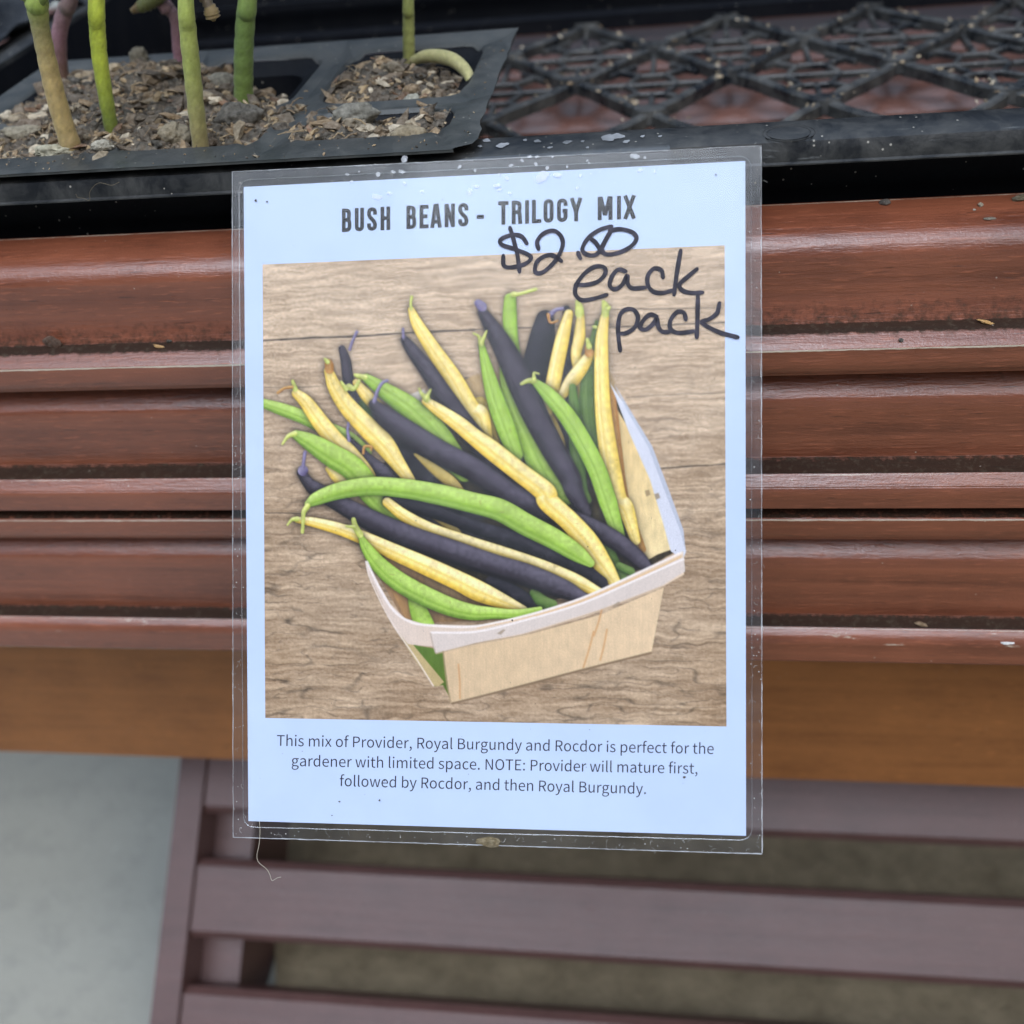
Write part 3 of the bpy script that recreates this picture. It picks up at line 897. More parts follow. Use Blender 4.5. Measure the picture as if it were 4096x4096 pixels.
piece('bark_lump', 690, 528, 0.0031, (0.27, 0.215, 0.13), 'large rounded tan lump lying just left of the third front stem', 'bark', (1.15, 0.9, 0.8), grp='large lumps on the potting mix')
piece('perlite_lump', 205, 588, 0.0030, (0.55, 0.51, 0.36), 'cream pitted perlite lump touching the foot of the leftmost tan stem', 'perlite', (1.5, 0.8, 0.6), 0.2, 0.16, grp='large lumps on the potting mix')
piece('perlite_lump', 400, 572, 0.0022, (0.56, 0.52, 0.42), 'pale pitted perlite lump between the tan stem and the yellow green stem', 'perlite', (1.3, 0.8, 0.6), 0.2, 0.16, grp='large lumps on the potting mix')
piece('bark_chip', 95, 510, 0.0028, (0.33, 0.28, 0.19), 'pale tan bark chip near the left end of the insert', 'bark', (2.0, 0.8, 0.6), grp='large lumps on the potting mix')
piece('bark_lump', 950, 470, 0.0040, (0.085, 0.075, 0.062), 'dark grey furrowed bark mound between the front stems and the dark green stem', 'bark', (1.5, 0.9, 0.75), grp='large lumps on the potting mix')
piece('pebble', 885, 335, 0.0032, (0.26, 0.235, 0.18), 'smooth pale brown chip lying left of the thick dark green stem', 'chip', (1.3, 0.8, 0.75), 0.12, grp='large lumps on the potting mix')
piece('bark_lump', 1630, 515, 0.0029, (0.30, 0.23, 0.13), 'tan angular bark lump at the front right of the insert', 'bark', (1.25, 0.8, 0.8), grp='large lumps on the potting mix')
piece('perlite_lump', 1640, 352, 0.0022, (0.42, 0.41, 0.33), 'pale perlite lump below the curled white root', 'perlite', (1.1, 0.9, 0.8), 0.2, 0.12, grp='large lumps on the potting mix')
piece('perlite_lump', 1570, 205, 0.0019, (0.40, 0.41, 0.38), 'grey white perlite lump left of the thin yellow stem', 'perlite', (1.2, 0.8, 0.8), grp='large lumps on the potting mix')
piece('bark_lump', 560, 235, 0.0030, (0.24, 0.20, 0.13), 'tan lump on top of the mound behind the yellow green stem', 'bark', (1.0, 0.8, 0.9), grp='large lumps on the potting mix')
piece('bark_chip', 1440, 410, 0.0026, (0.21, 0.19, 0.14), 'grey tan striped chip lying across the divider of the insert', 'bark', (1.3, 0.7, 0.6), grp='large lumps on the potting mix')
piece('bark_chip', 1420, 465, 0.0034, (0.20, 0.19, 0.155), 'grey rounded chip in the middle of the front row of cells', 'bark', (1.6, 0.8, 0.7), grp='large lumps on the potting mix')

# ------------------------------------------------------------------ seedlings
BOT = np.array


def leaf(o, dirv, ln, wd, droop, col):
    d = np.array(dirv, float); d /= np.linalg.norm(d); s_ = np.cross(d, [0, 0, 1]); s_ /= np.linalg.norm(s_)
    V = []; n, m = 12, 7
    for i in range(n):
        t = i / (n - 1); wloc = wd * (math.sin(math.pi * min(1, t * 0.95 + 0.03)) ** 0.7) * (1.15 - 0.6 * t)
        c = np.array(o) + d * ln * t - np.array([0, 0, droop * t * t])
        for j in range(m):
            u = -1 + 2 * j / (m - 1); V.append(c + s_ * u * wloc + np.array([0, 0, 0.12 * wloc * abs(u)]))
    Fq = [(i * m + j, i * m + j + 1, (i + 1) * m + j + 1, (i + 1) * m + j) for i in range(n - 1) for j in range(m - 1)]
    return V, Fq


def seedling(path, cols, label, leaves=True, swell=None):
    """path: (px, py, width px) from the foot upwards"""
    foot = on_z(path[0][0], path[0][1], IZ - 0.0005)
    Y = foot[1]
    P = []; Rr = []
    for px, py, wd in path:
        p = on_y(px, py, Y); r = ray(px, py); dep = (p[1] / r[1])
        P.append(p); Rr.append(wd / 2 / F * dep)
    P = np.array(P); Rr = np.array(Rr)
    foot0 = P[0] - (P[1] - P[0]) / np.linalg.norm(P[1] - P[0]) * 0.008
    tip = P[-1] + (P[-1] - P[-2]) / np.linalg.norm(P[-1] - P[-2]) * 0.03 + np.array([0, 0.012, 0.012])
    P = np.vstack([foot0, P, tip]); Rr = np.concatenate([[Rr[0]], Rr, [Rr[-1] * 0.8]])
    Pc = catmull(P, 10); Rc = catmull(np.c_[Rr, Rr], 10)[:, 0]
    Rc = Rc * (1 + 0.025 * np.sin(np.arange(len(Rc)) * 1.1) + RNG.normal(0, 0.008, len(Rc)))
    root = empty('bean_seedling', tuple(foot), label, 'seedling', 'bean seedlings in the cell insert')
    n = 20
    V, Fq = tube(Pc, Rc, n)
    V = [np.asarray(q) + RNG.normal(0, 0.00002, 3) for q in V]
    t = np.repeat(np.linspace(0, 1, len(Pc)), n)
    cc = np.array([np.interp(t, np.linspace(0, 1, len(cols)), [c[k] for c in cols]) for k in range(3)]).T
    ang = np.tile(np.arange(n), len(Pc))
    cc = cc * (1 + 0.10 * RNG.normal(size=(len(cc), 1)))
    make('stem', V, Fq, STEM, root, 180, {'tint': np.clip(cc, 0.005, 1)})
    if leaves:
        for sg in (-1, 1):
            Vl, Fl = leaf(Pc[-1], (sg, 0.5 + 0.4 * random.random(), 0.35), 0.035, 0.012, 0.012, None)
            make('leaf', Vl, Fl, LEAF, root, 180, {'tint': np.tile((0.055, 0.12, 0.022), (len(Vl), 1))})
    return root, Pc


tan, grn, ylw, pur, dgr = (np.array(c) * 1.8 for c in ((0.30, 0.215, 0.085), (0.20, 0.26, 0.05), (0.33, 0.38, 0.035), (0.20, 0.10, 0.12), (0.10, 0.15, 0.03)))
s1, pth = seedling([(286, 590, 80), (250, 480, 78), (212, 340, 76), (180, 200, 72), (158, 90, 74), (146, 0, 92), (143, -60, 80)], [(0.24, 0.17, 0.10), tan, tan, (0.26, 0.23, 0.08), grn, grn], 'thick tan seedling stem turning green at the top, leftmost in front')
hub = on_y(150, 12, on_z(286, 590, IZ)[1])
for sg in (-1, 1):                                        # green shoulders where the seed leaves join
    Vt, Ft = tube([hub + np.array([0, 0, -0.001]), hub + np.array([sg * 0.0022, 0, 0.0015]), hub + np.array([sg * 0.0042, 0, 0.0026]), hub + np.array([sg * 0.0075, 0.002, 0.006])], [0.0006, 0.0012, 0.0013, 0.0016], 10)
    make('leaf_joint', Vt, Ft, STEM, s1, 180, {'tint': np.tile((0.17, 0.24, 0.03), (len(Vt), 1))})
seedling([(250, 325, 58), (238, 230, 58), (238, 130, 60), (262, 40, 62), (290, -40, 60)], [(0.20, 0.12, 0.08), (0.22, 0.12, 0.09), pur, (0.19, 0.13, 0.11), pur], 'curved purple brown seedling stem behind the leftmost tan stem')
seedling([(450, 535, 54), (425, 400, 58), (400, 240, 62), (389, 110, 64), (386, -40, 64)], [(0.14, 0.16, 0.03), (0.20, 0.26, 0.03), ylw, ylw, ylw], 'bright yellow green seedling stem in front, right of the leftmost tan stem')
s4, p4 = seedling([(722, 280, 46), (712, 180, 46), (702, 80, 46), (672, 30, 52), (630, -30, 50)], [pur, pur, (0.18, 0.11, 0.11), pur], 'slim purple seedling stem behind the front green stem, bent at the top')
y4 = on_z(722, 280, IZ)[1]
wl = MB()
P = [on_y(x, y_, y4 - 0.001) for x, y_ in ((655, -25), (610, 2), (565, 26), (528, 44))]
Vt, Ft = tube(catmull(P, 6), np.interp(np.linspace(0, 1, 19), [0, .5, 1], [0.0016, 0.0019, 0.0008]) * (1 + 0.1 * RNG.normal(size=19)), 9); wl.add(Vt, Ft, np.array([(0.13, 0.14, 0.03)] * 120 + [(0.2, 0.13, 0.05)] * (len(Vt) - 120)))
wl.build('withered_leaf', STEM, s4, 180)
s5, _ = seedling([(800, 562, 66), (783, 420, 66), (766, 260, 68), (752, 120, 68), (742, -40, 62)], [(0.30, 0.20, 0.11), (0.38, 0.33, 0.12), (0.38, 0.42, 0.10), (0.42, 0.48, 0.10), grn], 'long pale green seedling stem in front, brownish at its foot')
y5 = on_z(800, 562, IZ)[1]
P = [on_y(x, y_, y5 + 0.004) for x, y_ in ((770, -40), (812, -8), (838, 28), (848, 58), (856, 84))]
Vt, Ft = tube(catmull(P, 5), np.interp(np.linspace(0, 1, 21), [0, .4, .8, 1], [0.0006, 0.0012, 0.0018, 0.0004]) * (1 + 0.10 * RNG.normal(size=21)), 7)
make('withered_leaf', Vt, Ft, STEM, s5, 180, {'tint': np.array([(0.09, 0.06, 0.03)] * 70 + [(0.26, 0.18, 0.07)] * (len(Vt) - 70))})
seedling([(975, 405, 76), (974, 300, 76), (976, 180, 76), (984, 60, 76), (994, -40, 74)], [dgr, (0.17, 0.25, 0.045), (0.16, 0.25, 0.05), (0.20, 0.31, 0.065), grn], 'thickest dark green seedling stem at the middle of the insert')
s7, _ = seedling([(1636, 222, 48), (1635, 150, 48), (1634, 60, 46), (1633, -40, 46)], [(0.33, 0.33, 0.10), (0.34, 0.36, 0.10), (0.33, 0.37, 0.09)], 'thin pale yellow seedling stem with a curled white root, rightmost in the insert')
y7 = on_z(1636, 222, IZ)[1]
P = []
for x, y_, yy in ((1650, 243, y7 - 0.001), (1700, 226, y7 - 0.003), (1760, 226, y7 - 0.006), (1820, 245, y7 - 0.010), (1868, 290, y7 - 0.014), (1885, 340, y7 - 0.018)):
    P.append(on_y(x, y_, yy))
Vt, Ft = tube(catmull(P, 8), catmull(np.c_[[0.0011, 0.0016, 0.0018, 0.0018, 0.0015, 0.0009], [0] * 6], 8)[:, 0], 16)
make('root', Vt, Ft, STEM, s7, 180, {'tint': np.tile((0.50, 0.46, 0.20), (len(Vt), 1)) * (1 + 0.1 * RNG.normal(size=(len(Vt), 1)))})

# crinkled black plastic of an empty pack leaning at the left end of the tray
nxp, nyp = 44, 36
V = []
pA = on_z(-220, 330, RIMZ + 0.001); pB = on_z(190, 175, RIMZ + 0.001)
for j in range(nyp):
    for i in range(nxp):
        u, v = i / (nxp - 1), j / (nyp - 1)
        x = -0.215 - 0.075 * v + 0.004 * math.sin(9 * u + 7 * v); yq = 0.250 + 0.215 * u
        z = RIMZ + 0.0030 + 0.022 * v + 0.0030 * math.sin(16 * v + 5 * u) + 0.0022 * math.sin(23 * u - 8 * v) + 0.0016 * math.sin(41 * u + 13 * v)
        V.append((x, yq, z))
Fq = [(j * nxp + i, j * nxp + i + 1, (j + 1) * nxp + i + 1, (j + 1) * nxp + i) for j in range(nyp - 1) for i in range(nxp - 1)]
PL_GLOSS = plastic('glossy_black_film', (0.010, 0.011, 0.014), 0.16, 0.12, 0.2)
o = make('plastic_sheet', V, Fq, PL_GLOSS, None, 180)
sm = o.modifiers.new('thick', 'SOLIDIFY'); sm.thickness = 0.0006
tag(o, 'crinkled glossy black plastic sheet at the left end of the tray', 'plastic sheet')

# ------------------------------------------------------------------ sign
SD = 0.2308
s_dn = M3 @ (np.array([0.0020, 1.0, 0.0]) / np.linalg.norm([0.0020, 1.0, 0.0])); s_dn -= np.array([1.0, 0, 0]) * s_dn[0]; s_dn /= np.linalg.norm(s_dn)
s_rt = np.array([1.0, 0, 0]); s_n = np.cross(s_dn, s_rt) * -1
s_o = at(2048, 2048, SD)
if s_n @ (np.array([0, 0, H]) - s_o) < 0: s_n = -s_n


def SP(px, py, off=0.0):
    r = ray(px, py); o = s_o + s_n * off - np.array([0, 0, H])
    return r * ((o @ s_n) / (r @ s_n)) + np.array([0, 0, H])


def SL(px, py):                  # local coordinates on the sign (m)
    p = SP(px, py) - s_o; return np.array([p @ s_rt, p @ s_dn])


def SW(u, v, off): return s_o + s_rt * u + s_dn * v + s_n * off


def homog(src, dst):
    A = []; B = []
    for (x, y), (u, v) in zip(src, dst):
        A += [[x, y, 1, 0, 0, 0, -u * x, -u * y], [0, 0, 0, x, y, 1, -v * x, -v * y]]; B += [u, v]
    h = np.linalg.solve(np.array(A), np.array(B)); return np.append(h, 1).reshape(3, 3)


def hmap(Hm, x, y):
    x = np.asarray(x, float); y = np.asarray(y, float)
    d = Hm[2, 0] * x + Hm[2, 1] * y + Hm[2, 2]
    return (Hm[0, 0] * x + Hm[0, 1] * y + Hm[0, 2]) / d, (Hm[1, 0] * x + Hm[1, 1] * y + Hm[1, 2]) / d


sign = empty('price_sign', tuple(SP(1990, 640)), 'laminated paper sign with a picture of beans in a basket, taped to the tray rim', 'sign')


def quad_plate(name, pts, o0, o1, mats, parent, rad=0.0, jag=0.0, edge_mat=None):
    """thin plate: outline in photograph pixels, between two offsets"""
    L_ = [SL(*p) for p in pts]
    if rad:
        out_ = []
        n = len(L_)
        for i in range(n):
            p0, p1, p2 = L_[i - 1], L_[i], L_[(i + 1) % n]
            a_ = p1 + (p0 - p1) / np.linalg.norm(p0 - p1) * rad; b_ = p1 + (p2 - p1) / np.linalg.norm(p2 - p1) * rad
            for t in np.linspace(0, 1, 7): out_.append((1 - t) ** 2 * a_ + 2 * t * (1 - t) * p1 + t * t * b_)
        L_ = out_
    elif jag:
        out_ = []
        for i in range(len(L_)):
            a_, b_ = L_[i], L_[(i + 1) % len(L_)]
            nn = np.array([-(b_ - a_)[1], (b_ - a_)[0]]) / np.linalg.norm(b_ - a_)
            for t in np.linspace(0, 1, 60, endpoint=False): out_.append(a_ + (b_ - a_) * t + nn * RNG.normal(0, jag) * (t > 0))
        L_ = out_
    n = len(L_)
    V = [SW(*l, o1) for l in L_] + [SW(*l, o0) for l in L_]
    Fq = [tuple(range(n)), tuple(range(2 * n - 1, n - 1, -1))] + [(i, n + i, n + (i + 1) % n, (i + 1) % n) for i in range(n)]
    mi = [0, 0] + [1 if edge_mat else 0] * n
    return make(name, V, Fq, [mats] + ([edge_mat] if edge_mat else []), parent, None, None, mi)


LAM = [(929, 687), (3046, 583), (3050, 3416), (933, 3349)]
PAP = [(975, 748), (2981, 644), (2984, 3343), (994, 3284)]
PIC = [(1050, 1058), (2899, 981), (2906, 2906), (1061, 2872)]
lam = quad_plate('laminate', LAM, -0.00028, 0.00028, FILM, sign, 0, 0.00004, FILM_EDGE)
paper = quad_plate('paper', PAP, -0.00005, 0.00005, PAPER, sign)


def ribbon(mb, P, wid, off, closed=False, taper=None, col=None):
    """flat strip on the sign (local metres)"""
    P = np.asarray(P, float); n = len(P)
    if closed: T = np.roll(P, -1, 0) - np.roll(P, 1, 0)
    else: T = np.gradient(P, axis=0)
    T /= np.linalg.norm(T, axis=1)[:, None] + 1e-12; Nn = np.c_[-T[:, 1], T[:, 0]]
    wv = np.full(n, wid) if np.isscalar(wid) else np.asarray(wid)
    V = []
    for i in range(n):
        V += [SW(*(P[i] + Nn[i] * wv[i] / 2), off), SW(*(P[i] - Nn[i] * wv[i] / 2), off)]
    m = n if closed else n - 1
    Fq = [(2 * i, 2 * i + 1, 2 * ((i + 1) % n) + 1, 2 * ((i + 1) % n)) for i in range(m)]
    mb.add(V, Fq, col)


def disc(mb, c, r, off, n=12, jag=0.0):
    V = [SW(c[0] + r * math.cos(t) * (1 + jag * random.uniform(-1, 1)), c[1] + r * math.sin(t) * (1 + jag * random.uniform(-1, 1)), off) for t in np.linspace(0, 2 * math.pi, n, endpoint=False)]
    mb.add(V, [tuple(range(n))])


# seam of the lamination: a rounded rectangle standing slightly proud
SEAM = [(958, 722), (3004, 624), (3008, 3360), (976, 3306)]
sl = [SL(*p) for p in SEAM]; pts = []
for i in range(4):
    p0, p1, p2 = sl[i - 1], sl[i], sl[(i + 1) % 4]
    a_ = p1 + (p0 - p1) / np.linalg.norm(p0 - p1) * 0.0028; b_ = p1 + (p2 - p1) / np.linalg.norm(p2 - p1) * 0.0028
    for t in np.linspace(0, 1, 8): pts.append((1 - t) ** 2 * a_ + 2 * t * (1 - t) * p1 + t * t * b_)
    nxt = sl[(i + 1) % 4] + (sl[i] - sl[(i + 1) % 4]) / np.linalg.norm(sl[i] - sl[(i + 1) % 4]) * 0.0028
    for t in np.linspace(0, 1, 40)[1:-1]: pts.append(b_ + (nxt - b_) * t + RNG.normal(0, 0.00002, 2))
mb = MB()
P3 = [SW(*p, 0.00030) for p in pts]
Vt, Ft = tube(P3 + [P3[0]], 0.00009, 6, False); mb.add(Vt, Ft)
SEAM_M = film_mat('lamination_seam', 0.16, 0.18, 1.6)
mb.build('lamination_seam', SEAM_M, lam)
# the edge band outside the seam is pressed thinner and collects dust: hairs, scratches and specks
mb = MB()
for _ in range(420):
    side = RNG.integers(0, 4); t = RNG.random(); a_, b_ = SL(*LAM[side]), SL(*LAM[(side + 1) % 4]); c_in = SL(1990, 2000)
    p = a_ + (b_ - a_) * t; inn = np.array([-(b_ - a_)[1], (b_ - a_)[0]]) / np.linalg.norm(b_ - a_)
    if inn @ (c_in - p) < 0: inn = -inn
    p = p + inn * 0.0026 * RNG.random() ** 1.3
    if RNG.random() < 0.6: disc(mb, p, RNG.uniform(0.00004, 0.00013), 0.00031, 6, 0.4)
    else:
        th = RNG.uniform(0, 6.28); ln = RNG.uniform(0.0004, 0.0014)
        ribbon(mb, [p + ln * k / 4 * np.array([math.cos(th + 0.25 * k), math.sin(th + 0.25 * k)]) for k in range(5)], 0.000035, 0.00031)
SPECK = Mat('pale_dust'); SPECK.princ((0.55, 0.54, 0.50), 0.8, 0.2); SPECK = SPECK.m
mb.build('edge_scratches', SPECK, lam)
mb = MB()
for _ in range(150):
    p = SL(RNG.uniform(1000, 2960), RNG.uniform(760, 3280)); disc(mb, p, RNG.uniform(0.00003, 0.00009) * (1.6 if RNG.random() < 0.1 else 1), 0.00031, 6, 0.4)
for px, py, r_ in ((2864, 700, 3), (2738, 3107, 5), (1025, 802, 5), (1176, 984, 3), (1540, 3120, 3), (1360, 3205, 4), (1520, 3200, 4), (1330, 3260, 3), (2540, 1470, 3), (2050, 2480, 4), (1070, 808, 4)): disc(mb, SL(px, py), r_ / F * SD, 0.00032, 7, 0.5)
GRIT = Mat('brown_grit'); GRIT.princ((0.10, 0.085, 0.075), 0.9, 0.2); GRIT = GRIT.m
mb.build('grit_specks', GRIT, lam)

# frosted cut edges, the light they catch painted as pale strips
mb = MB()
for i in range(4):
    a_, b_ = SL(*LAM[i]), SL(*LAM[(i + 1) % 4]); c_in = SL(1990, 2000); inn = np.array([-(b_ - a_)[1], (b_ - a_)[0]]) / np.linalg.norm(b_ - a_)
    if inn @ (c_in - a_) < 0: inn = -inn
    P = np.array([a_ + (b_ - a_) * t + inn * (0.00011 + RNG.normal(0, 0.00003)) for t in np.linspace(0.002, 0.998, 120)])
    ribbon(mb, P, np.abs(RNG.normal(0.00012 if i in (1, 2) else 0.00007, 0.00005, 120)) + 0.00003, 0.00033)
mb.build('cut_edge_glint', film_mat('frosted_cut_edge', 0.75, 0.3), lam)

# ------------------------------------------------------------------ heading
head = MB()
ho = [0.00006]


def stroke(pts, wpx, closed=False):
    """butt-ended stroke with mitred joints, points in photograph pixels"""
    ho[0] += 1.2e-6
    P = [SL(*pts[0])]
    for p in pts[1:]:
        q = SL(*p)
        if np.linalg.norm(q - P[-1]) > 2e-5: P.append(q)
    if closed: P[-1] = P[0]
    P = np.array(P); n = len(P)
    wv = wpx / F * SD
    d = np.diff(P, axis=0); d /= np.linalg.norm(d, axis=1)[:, None]
    V = []
    for i in range(n):
        if closed and i in (0, n - 1): a_, b_ = d[-1], d[0]
        else: a_ = d[max(0, i - 1)]; b_ = d[min(n - 2, i)]
        na, nb = np.array([-a_[1], a_[0]]), np.array([-b_[1], b_[0]]); m = na + nb; m /= np.linalg.norm(m); k = 1 / max(0.45, m @ na)
        V += [SW(*(P[i] + m * k * wv / 2), ho[0]), SW(*(P[i] - m * k * wv / 2), ho[0])]
    head.add(V, [(2 * i, 2 * i + 1, 2 * i + 3, 2 * i + 2) for i in range(n - 1)])


def arc(cx, cy, rx_, ry_, a0, a1, n=9):
    return [(cx + rx_ * math.cos(math.radians(a0 + (a1 - a0) * k / n)), cy + ry_ * math.sin(math.radians(a0 + (a1 - a0) * k / n))) for k in range(n + 1)]


SW_ = 16.0
HH = 94.0


def glyph(ch, x0, x1, base_y):
    """x0,x1: extreme left/right; y measured down from the cap line (0) to the baseline (HH)"""
    W = x1 - x0; h = SW_ / 2; l, r, t, b = h, W - h, h, HH - h
    slope = -0.046

    def T(pts): return [(x0 + x, base_y - HH + y + slope * x) for x, y in pts]
    m = HH * 0.49
    R_ = min(r - l, 30) / 2
    S_ = lambda pts, c=False: stroke(T(pts), SW_, c)
    if ch in 'BR':
        S_([(l, 0), (l, HH)])
        S_([(l, t), (r - R_ - 2, t)] + arc(r - R_ - 2, t + R_, R_, R_, -90, 0, 5) + arc(r - R_ - 2, m - R_, R_, R_, 0, 90, 5) + [(l, m)])
        if ch == 'B': S_([(l, m), (r - R_, m)] + arc(r - R_, m + R_, R_, R_, -90, 0, 5) + arc(r - R_, b - R_, R_, R_, 0, 90, 5) + [(l, b)])
        else: S_([(r - R_ - 10, m), (r - R_, m)] + arc(r - R_ - 1, m + R_, R_, R_, -70, 0, 5) + [(r - 1, b - 12), (r + 1, HH)])
    elif ch == 'U': S_([(l, 0), (l, b - R_)] + arc(l + (r - l) / 2, b - R_, (r - l) / 2, R_, 180, 0, 10) + [(r, b - R_), (r, 0)])
    elif ch in 'O': S_(arc((l + r) / 2, t + R_, (r - l) / 2, R_, 180, 360, 10) + arc((l + r) / 2, b - R_, (r - l) / 2, R_, 0, 180, 10) + [(l, t + R_)], True)
    elif ch == 'G': S_([(r, HH * .33), (r, t + R_)] + arc((l + r) / 2, t + R_, (r - l) / 2, R_, 0, -180, 10) + arc((l + r) / 2, b - R_, (r - l) / 2, R_, 180, 0, 10) + [(r, HH * .53), ((l + r) / 2 + 1, HH * .53)])
    elif ch == 'S': S_([(r, HH * .32), (r, t + R_)] + arc((l + r) / 2, t + R_, (r - l) / 2, R_, 0, -180, 10) + [(l, HH * .30), (l + 4, HH * .41), ((l + r) / 2, HH * .51), (r - 4, HH * .61), (r, HH * .72)] + arc((l + r) / 2, b - R_, (r - l) / 2, R_, 0, 180, 10) + [(l, HH * .68)])
    elif ch == 'H': S_([(l, 0), (l, HH)]); S_([(r, 0), (r, HH)]); S_([(l, m), (r, m)])
    elif ch == 'E': S_([(l, 0), (l, HH)]); [S_([(l, y_), (W - (4 if y_ == m else 0), y_)]) for y_ in (t, m, b)]
    elif ch == 'A': S_([(h * .95, HH), (W / 2 - 2, -2)]); S_([(W - h * .95, HH), (W / 2 + 2, -2)]); S_([(h + 8, HH * .74), (W - h - 8, HH * .74)])
    elif ch == 'N': S_([(l, 0), (l, HH)]); S_([(r, 0), (r, HH)]); S_([(l - 1, 2), (r + 1, HH - 2)])
    elif ch == 'M': S_([(l, 0), (l, HH)]); S_([(r, 0), (r, HH)]); S_([(l + 3, 0), (W / 2, HH * .80)]); S_([(r - 3, 0), (W / 2, HH * .80)])
    elif ch == 'T': S_([(0, t), (W, t)]); S_([(W / 2, 0), (W / 2, HH)])
    elif ch == 'I': S_([(W / 2, 0), (W / 2, HH)])
    elif ch == 'L': S_([(l, 0), (l, HH)]); S_([(l, b), (W, b)])
    elif ch == 'Y': S_([(h * .9, 0), (W / 2, HH * .60)]); S_([(W - h * .9, 0), (W / 2, HH * .60)]); S_([(W / 2, HH * .52), (W / 2, HH)])
    elif ch == 'X': S_([(h * .9, 0), (W - h * .9, HH)]); S_([(W - h * .9, 0), (h * .9, HH)])
    elif ch == '-': S_([(0, HH * .62), (W, HH * .62)])


for ch, za, zb in (('B', 100, 158), ('U', 177, 233), ('S', 250, 310), ('H', 330, 389), ('B', 484, 543), ('E', 562, 616), ('A', 626, 695), ('N', 711, 773), ('S', 792, 853), ('-', 902, 946),
                   ('T', 1030, 1091), ('R', 1110, 1172), ('I', 1190, 1213), ('L', 1230, 1286), ('O', 1299, 1359), ('G', 1379, 1442), ('Y', 1456, 1530), ('M', 1621, 1709), ('I', 1736, 1759), ('X', 1773, 1848)):
    xa, xb = 1300 + za / 1.486, 1300 + zb / 1.486
    glyph(ch, xa, xb, 740 + 281 / 1.486 - 0.046 * (xa - 1367))
head.build('heading', INK, paper)

